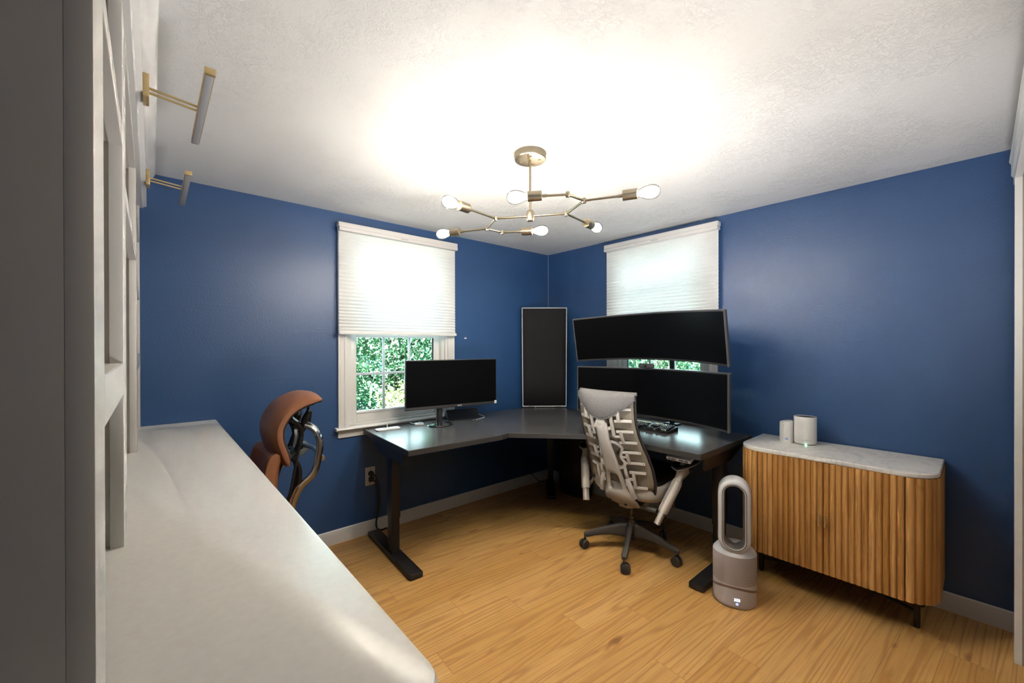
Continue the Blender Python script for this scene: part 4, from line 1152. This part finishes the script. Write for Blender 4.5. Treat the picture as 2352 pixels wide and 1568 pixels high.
# ribs
def rod(pts, w=.0062, d=.0055):
    m.tube(smoothpath(pts, 4), 1, 10, sq=(w, d), up=(0, 0, 1))
for sd in (-1, 1):
    G = [(.985, .915, .90), (.850, .780, .88), (.715, .645, .86), (.585, .487, .82)]
    inner = []; pins = []
    for za, zb, ue in G:
        m = MB(); yin = .115 if za > .6 else .130
        for z in (za, zb):
            e = bk(sd * ue, z, .012); q = Vector((bk(0, z).x - .030, sd * (yin - .025), z - .004))
            m.tube(smoothpath([e, Vector(((e.x + q.x) / 2 - .004, sd * (yin + .025), z)), q], 4), 1, 10, sq=[(.0085, .006)] * 9, up=(0, 0, 1))
        for z in (za, zb): pins.append(bk(sd * ue * .97, z, .0185))
        a = Vector((bk(.5, za).x - .034, sd * yin, za)); b = Vector((bk(.5, zb).x - .034, sd * yin, zb))
        m.tube(smoothpath([a, (a + b) / 2 + Vector((-.004, 0, 0)), b], 4), 1, 10, sq=(.0095, .0075), up=(0, 1, 0))
        zm = (za + zb) / 2; c = Vector((bk(.4, zm).x - .042, sd * (yin - .045), zm))
        m.tube([(a + b) / 2, c], 1, 10, sq=(.008, .006), up=(0, 0, 1))
        inner.append(c); rb = m.build('rib', CHAIRWHITE, t)
        for q in pins[-2:]:
            m = MB(); m.lathe([(0, 0), (.0028, 0), (.0028, .0015), (0, .0015)], 8, q, Matrix.Rotation(-pi / 2, 4, 'Y')); m.build('rib_pin', MATS['brown_black_bolt'], rb)
    m = MB()   # link between first and second rib, carried to the spine
    m.tube(smoothpath([inner[0], inner[0].lerp(inner[1], .3) + Vector((-.006, 0, 0)), inner[1]], 4), 1, 10, sq=(.0095, .008), up=(0, 1, 0))
    m.tube(smoothpath([inner[0].lerp(inner[1], .5), Vector((-.325, sd * .045, .86)), Vector((-.335, 0, .875))], 4), 1, 10, sq=(.011, .008), up=(0, 0, 1)); m.build('rib_link', CHAIRWHITE, t)
    m = MB()   # lumbar loop
    L1 = [Vector((interp(SPX, .76) + .01, sd * .012, .775)), Vector((-.272, sd * .050, .768)), Vector((-.240, sd * .078, .735)), inner[2], Vector((-.215, sd * .084, .640)), Vector((-.222, sd * .070, .610)), Vector((interp(SPX, .61) + .015, sd * .012, .612))]
    m.tube(smoothpath(L1, 5), 1, 10, sq=(.0105, .0095), up=(0, 1, 0)); m.build('lumbar_loop', CHAIRWHITE, t)
    m = MB()
    m.tube(smoothpath([Vector((-.215, sd * .082, .612)), Vector((-.205, sd * .090, .565)), inner[3] + Vector((0, 0, 0)), Vector((-.182, sd * .082, .490))], 5), 1, 10, sq=(.0095, .008), up=(0, 1, 0))
    m.tube(smoothpath([inner[3] + Vector((-.004, 0, 0)), Vector((-.180, sd * .108, .47)), Vector((-.160, sd * .120, .415))], 5), 1, 10, sq=(.015, .009), up=(0, 1, 0)); m.build('rib_strut', CHAIRWHITE, t)
# seat : white shell sweeping round the back, charcoal cushion
def rim(s, dz, grow=0.0):
    """s 0..1 : right front -> round the back -> left front"""
    a = -1 + 2 * s
    w = .250 + grow; xb = -.140 - grow
    if abs(a) > .42:
        k = (abs(a) - .42) / .58; x = -.020 + (.355 + .02) * k; y = math.copysign(w - .012 * k * k, a); z = .458 + .036 * min(1, k * 1.15)
    else:
        th = a / .42 * pi / 2; x = -.020 + (xb + .020) * cos(th) ** .75; y = w * math.copysign(abs(sin(th)) ** .8, a); z = .448 + .010 * (abs(a) / .42) ** 2
    return Vector((x, y, z + dz))
ns = 48
m = MB()
def rows(s):
    a = abs(-1 + 2 * s); k = max(0, (a - .42) / .58); hgt = .098 - .060 * k
    return [rim(s, .035 - .025 * k, -.018), rim(s, .040 - .022 * k, 0), rim(s, .03 - .02 * k, .006), rim(s, .035 - hgt * .65, .004), rim(s, .035 - hgt, -.022), rim(s, .03 - hgt, -.06)]
m.grid([rows(i / ns) for i in range(ns + 1)])
m.build('seat_shell', CHAIRWHITE, t, solid=.012, sub=1)
m = MB(); rings = []
outl = [rim(i / ns, 0, -.016) for i in range(ns + 1)]
fr_ = [Vector((.38, .20, .47)), Vector((.395, .10, .474)), Vector((.395, -.10, .474)), Vector((.38, -.20, .47))]
outl = outl + fr_
cen = Vector((.10, 0, 0))
for q, dz_ in ((.06, -.030), (0, .0), (0, .028), (.02, .052), (.07, .064), (.17, .060)):
    ring = []
    for p in outl:
        d = Vector((cen.x - p.x, -p.y, 0)); L_ = d.length
        ring.append(p + d * min(q / L_, .9) + Vector((0, 0, dz_)))
    rings.append(ring)
m.loft(rings); m.build('seat_cushion', SEATFAB, t)
m = MB(); m.span((-.09, -.10, .315), (.16, .10, .44), .025, 3); m.span((.02, -.235, .365), (.12, .235, .392), .008); m.build('seat_mechanism', CHAIRGREY, t)
m = MB(); m.loft([[Vector((x, y, z)) for x, y in ((-.10, -.03), (-.02, -.10), (.05, -.10), (.05, .10), (-.02, .10), (-.10, .03))] for z in (.312, .345)]); m.build('underside_cover', CHAIRWHITE, t)
m = MB(); m.tube([(-.085, -.075, .345), (-.08, -.165, .345)], .008, 10); m.tube([(-.081, -.150, .345), (-.080, -.172, .345), (-.079, -.215, .345), (-.079, -.222, .345)], [.010, .020, .018, .014], 16); m.build('tilt_lever', CHAIRGREY, t)
# arms
for sd in (-1, 1):
    y = sd * .325
    hld = thing_part('armrest', t, (0, 0, 0))
    def ap(x, o, z): return (x, sd * (.325 + o), z)
    m = MB(); m.tube([ap(-.055, .018, .560), ap(-.060, .012, .535), ap(-.118, -.038, .385), ap(-.122, -.044, .370)], [.026, .030, .030, .028], 18); m.build('sleeve', CHAIRWHITE, hld)
    m = MB(); m.tube([ap(-.118, -.038, .385), ap(-.148, -.066, .300)], 1, 14, sq=(.021, .016), up=(1, 0, 0)); m.build('post', CHAIRWHITE, hld)
    m = MB(); m.tube(smoothpath([ap(-.058, .016, .545), ap(-.040, .022, .580), ap(-.008, .024, .606), ap(.04, .022, .622)], 4), 1, 14, sq=[(.021, .017)] * 5 + [(.022, .026)] * 4 + [(.018, .050)] * 4, up=(0, 1, 0)); m.build('neck', CHAIRWHITE, hld)
    y = sd * .345
    def pad(zo, sh):
        rr = []
        for i in range(9):
            x = -.085 + .25 * i / 8; k = sin(pi * (.10 + .8 * i / 8)); row = []
            for j in range(9):
                u = -1 + 2 * j / 8; row.append(Vector((x + .01 * abs(u), y + u * .056 * (.55 + .45 * k) * sh, .626 + zo + .016 * abs(u) ** 1.3)))
            rr.append(row)
        return rr
    m = MB(); m.grid(pad(.006, 1)); m.build('arm_pad', BLACKPL, hld, solid=.014, sub=1)
    m = MB(); m.grid(pad(-.006, .97)); m.build('pad_shell', CHAIRWHITE, hld, solid=.008, sub=1)
    m = MB(); m.tube(smoothpath([(.07, sd * .215, .378), (.03, sd * .270, .380), (-.03, sd * .300, .420), (-.082, sd * .315, .47)], 5), 1, 12, sq=(.024, .010), up=(0, 0, 1)); m.build('bracket', CHAIRGREY, hld)
    m = MB(); m.tube(smoothpath([(-.02, sd * .272, .445), (-.045, sd * .284, .405), (-.095, sd * .290, .375)], 5), 1, 12, sq=(.016, .006), up=(1, 0, 0)); m.build('bracket_cover', CHAIRWHITE, hld)

# ---- leather task chair at the counter : local x = facing (towards the counter)
t = thing('leather_chair', (-2.580, -.575, 0), 'tan leather office chair with polished metal frame tucked at the long countertop', 'office chair', pi)
star_base(t, plain('polished_base', (.55, .55, .55), .2, metal=1.0), 20, .20, lift_top=.50)
def cushion(name, prof, hw, thick, mat, curve=.03, side=.012, n=14):
    """prof [(x,z)] front line from bottom to top ; hw(s) half width"""
    pts = smoothpath([(x, 0, z) for x, z in prof], 5); N = len(pts); m = MB(); rings = []
    for i, p in enumerate(pts):
        s = i / (N - 1)
        tn = (pts[min(i + 1, N - 1)] - pts[max(i - 1, 0)]).normalized(); nr = Vector((tn.z, 0, -tn.x))
        w = hw(s); ring = []
        th = thick * (.35 + .65 * min(1, min(s, 1 - s) * 9))
        for k in range(2 * n):
            a = 2 * pi * k / (2 * n); e = .42
            u = math.copysign(abs(cos(a)) ** .55, cos(a)); v = math.copysign(abs(sin(a)) ** e, sin(a))
            ring.append(p + nr * (v * th * .5 - curve * u * u * -1 * .0 + curve * (u * u)) * 1 + Vector((0, u * w, 0)))
        rings.append(ring)
    m.loft(rings); return m.build(name, mat, t)
head = cushion('headrest', [(.018, .785), (.034, .84), (.054, .91), (.050, .98), (.006, 1.052), (-.070, 1.098), (-.150, 1.112)], lambda s: .205 * (1 - .10 * s - .05 * (1 - s)), .042, LEATHER, curve=-.020)
hp = smoothpath([(x, 0, z) for x, z in ((.018, .785), (.034, .84), (.054, .91), (.050, .98), (.006, 1.052), (-.070, 1.098), (-.150, 1.112))], 5)
for sd in (-1, 1):
    m = MB(); pts = []
    for i, p in enumerate(hp):
        tn = (hp[min(i + 1, len(hp) - 1)] - hp[max(i - 1, 0)]).normalized(); nr = Vector((tn.z, 0, -tn.x)); sS = i / (len(hp) - 1)
        pts.append(p - nr * (.034 if 2 < i < len(hp) - 3 else .026) + Vector((0, sd * .186 * (1 - .10 * sS - .05 * (1 - sS)), 0)))
    m.tube(pts, .0085, 8); m.build('shell_edge', plain('brown_black_shell', (.03, .026, .025), .3), head)
m = MB(); m.grid([[hp[i] - Vector((.030 if i < 18 else .012, 0, 0 if i < 18 else .022)) + Vector((-.004 * (1 - (j - 4) ** 2 / 16), (j - 4) / 4 * .178, 0)) for j in range(9)] for i in range(1, len(hp) - 1)])
m.build('back_shell', plain('blue_grey_shell', (.16, .19, .22), .25), head, solid=.006)
cushion('backrest', [(.02, .50), (.055, .56), (.060, .64), (.055, .72), (.042, .795), (.020, .835)], lambda s: .215 - .03 * s, .075, LEATHER, curve=.03)
cushion('seat_cushion', [(.02, .525), (.12, .545), (.25, .55), (.33, .54), (.36, .52)], lambda s: .235, .07, LEATHER, curve=-.01)
m = MB(); m.span((.02, -.15, .47), (.28, .15, .51), .02); m.build('seat_mechanism', plain('chair_black', (.012, .012, .012), .3), t)
CB = MATS['chair_black']
m = MB(); m.tube(smoothpath([(.0, 0, .50), (-.07, 0, .60), (-.085, 0, .72), (-.05, 0, .80), (-.02, 0, .83)], 5), 1, 12, sq=(.012, .045), up=(1, 0, 0))
m.tube(smoothpath([(-.02, -.10, .80), (-.05, -.05, .815), (-.06, 0, .82), (-.05, .05, .815), (-.02, .10, .80)], 4), .016, 10); m.build('back_bracket', CB, t)
for sd in (-1, 1):
    m = MB(); m.tube(smoothpath([(-.06, sd * .03, .80), (-.085, sd * .055, .88), (-.075, sd * .085, .95), (-.03, sd * .10, 1.0)], 5), 1, 10, sq=(.016, .011), up=(0, 1, 0)); m.build('yoke', CB, t)
    m = MB(); m.tube([(-.118, sd * .085, 1.062), (-.110, sd * .085, 1.02)], .007, 8); m.tube([(-.118, sd * .095, 1.03), (-.105, sd * .085, .985), (-.085, sd * .06, .92)], [.014, .024, .014], 12); m.build('headrest_pivot', CB, t)
    m = MB(); m.tube([(-.11, sd * .05, .99), (-.03, sd * .13, .70), (.0, sd * .15, .58)], .0065, 8); m.build('tension_rod', CB, t)
    m = MB(); m.tube(smoothpath([(-.085, sd * .150, .970), (-.120, sd * .175, .945), (-.140, sd * .185, .885), (-.130, sd * .19, .80), (-.105, sd * .20, .735), (-.04, sd * .21, .68), (-.005, sd * .215, .60), (.02, sd * .21, .50)], 6), 1, 12, sq=(.015, .012), up=(1, 0, 0)); m.build('frame_tube', CHROME, t)
m = MB(); m.tube([(-.150, -.19, .80), (-.165, 0, .815), (-.150, .19, .80)], .013, 10); m.build('cross_tube', CHROME, t)
m = MB(); m.tube(smoothpath([(-.12, -.215, .745), (-.165, -.225, .755), (-.175, -.225, .790), (-.150, -.22, .80)], 4), 1, 12, sq=(.020, .018), up=(0, 1, 0)); m.build('adjust_knob', plain('knob_grey', (.10, .11, .10), .3), t)
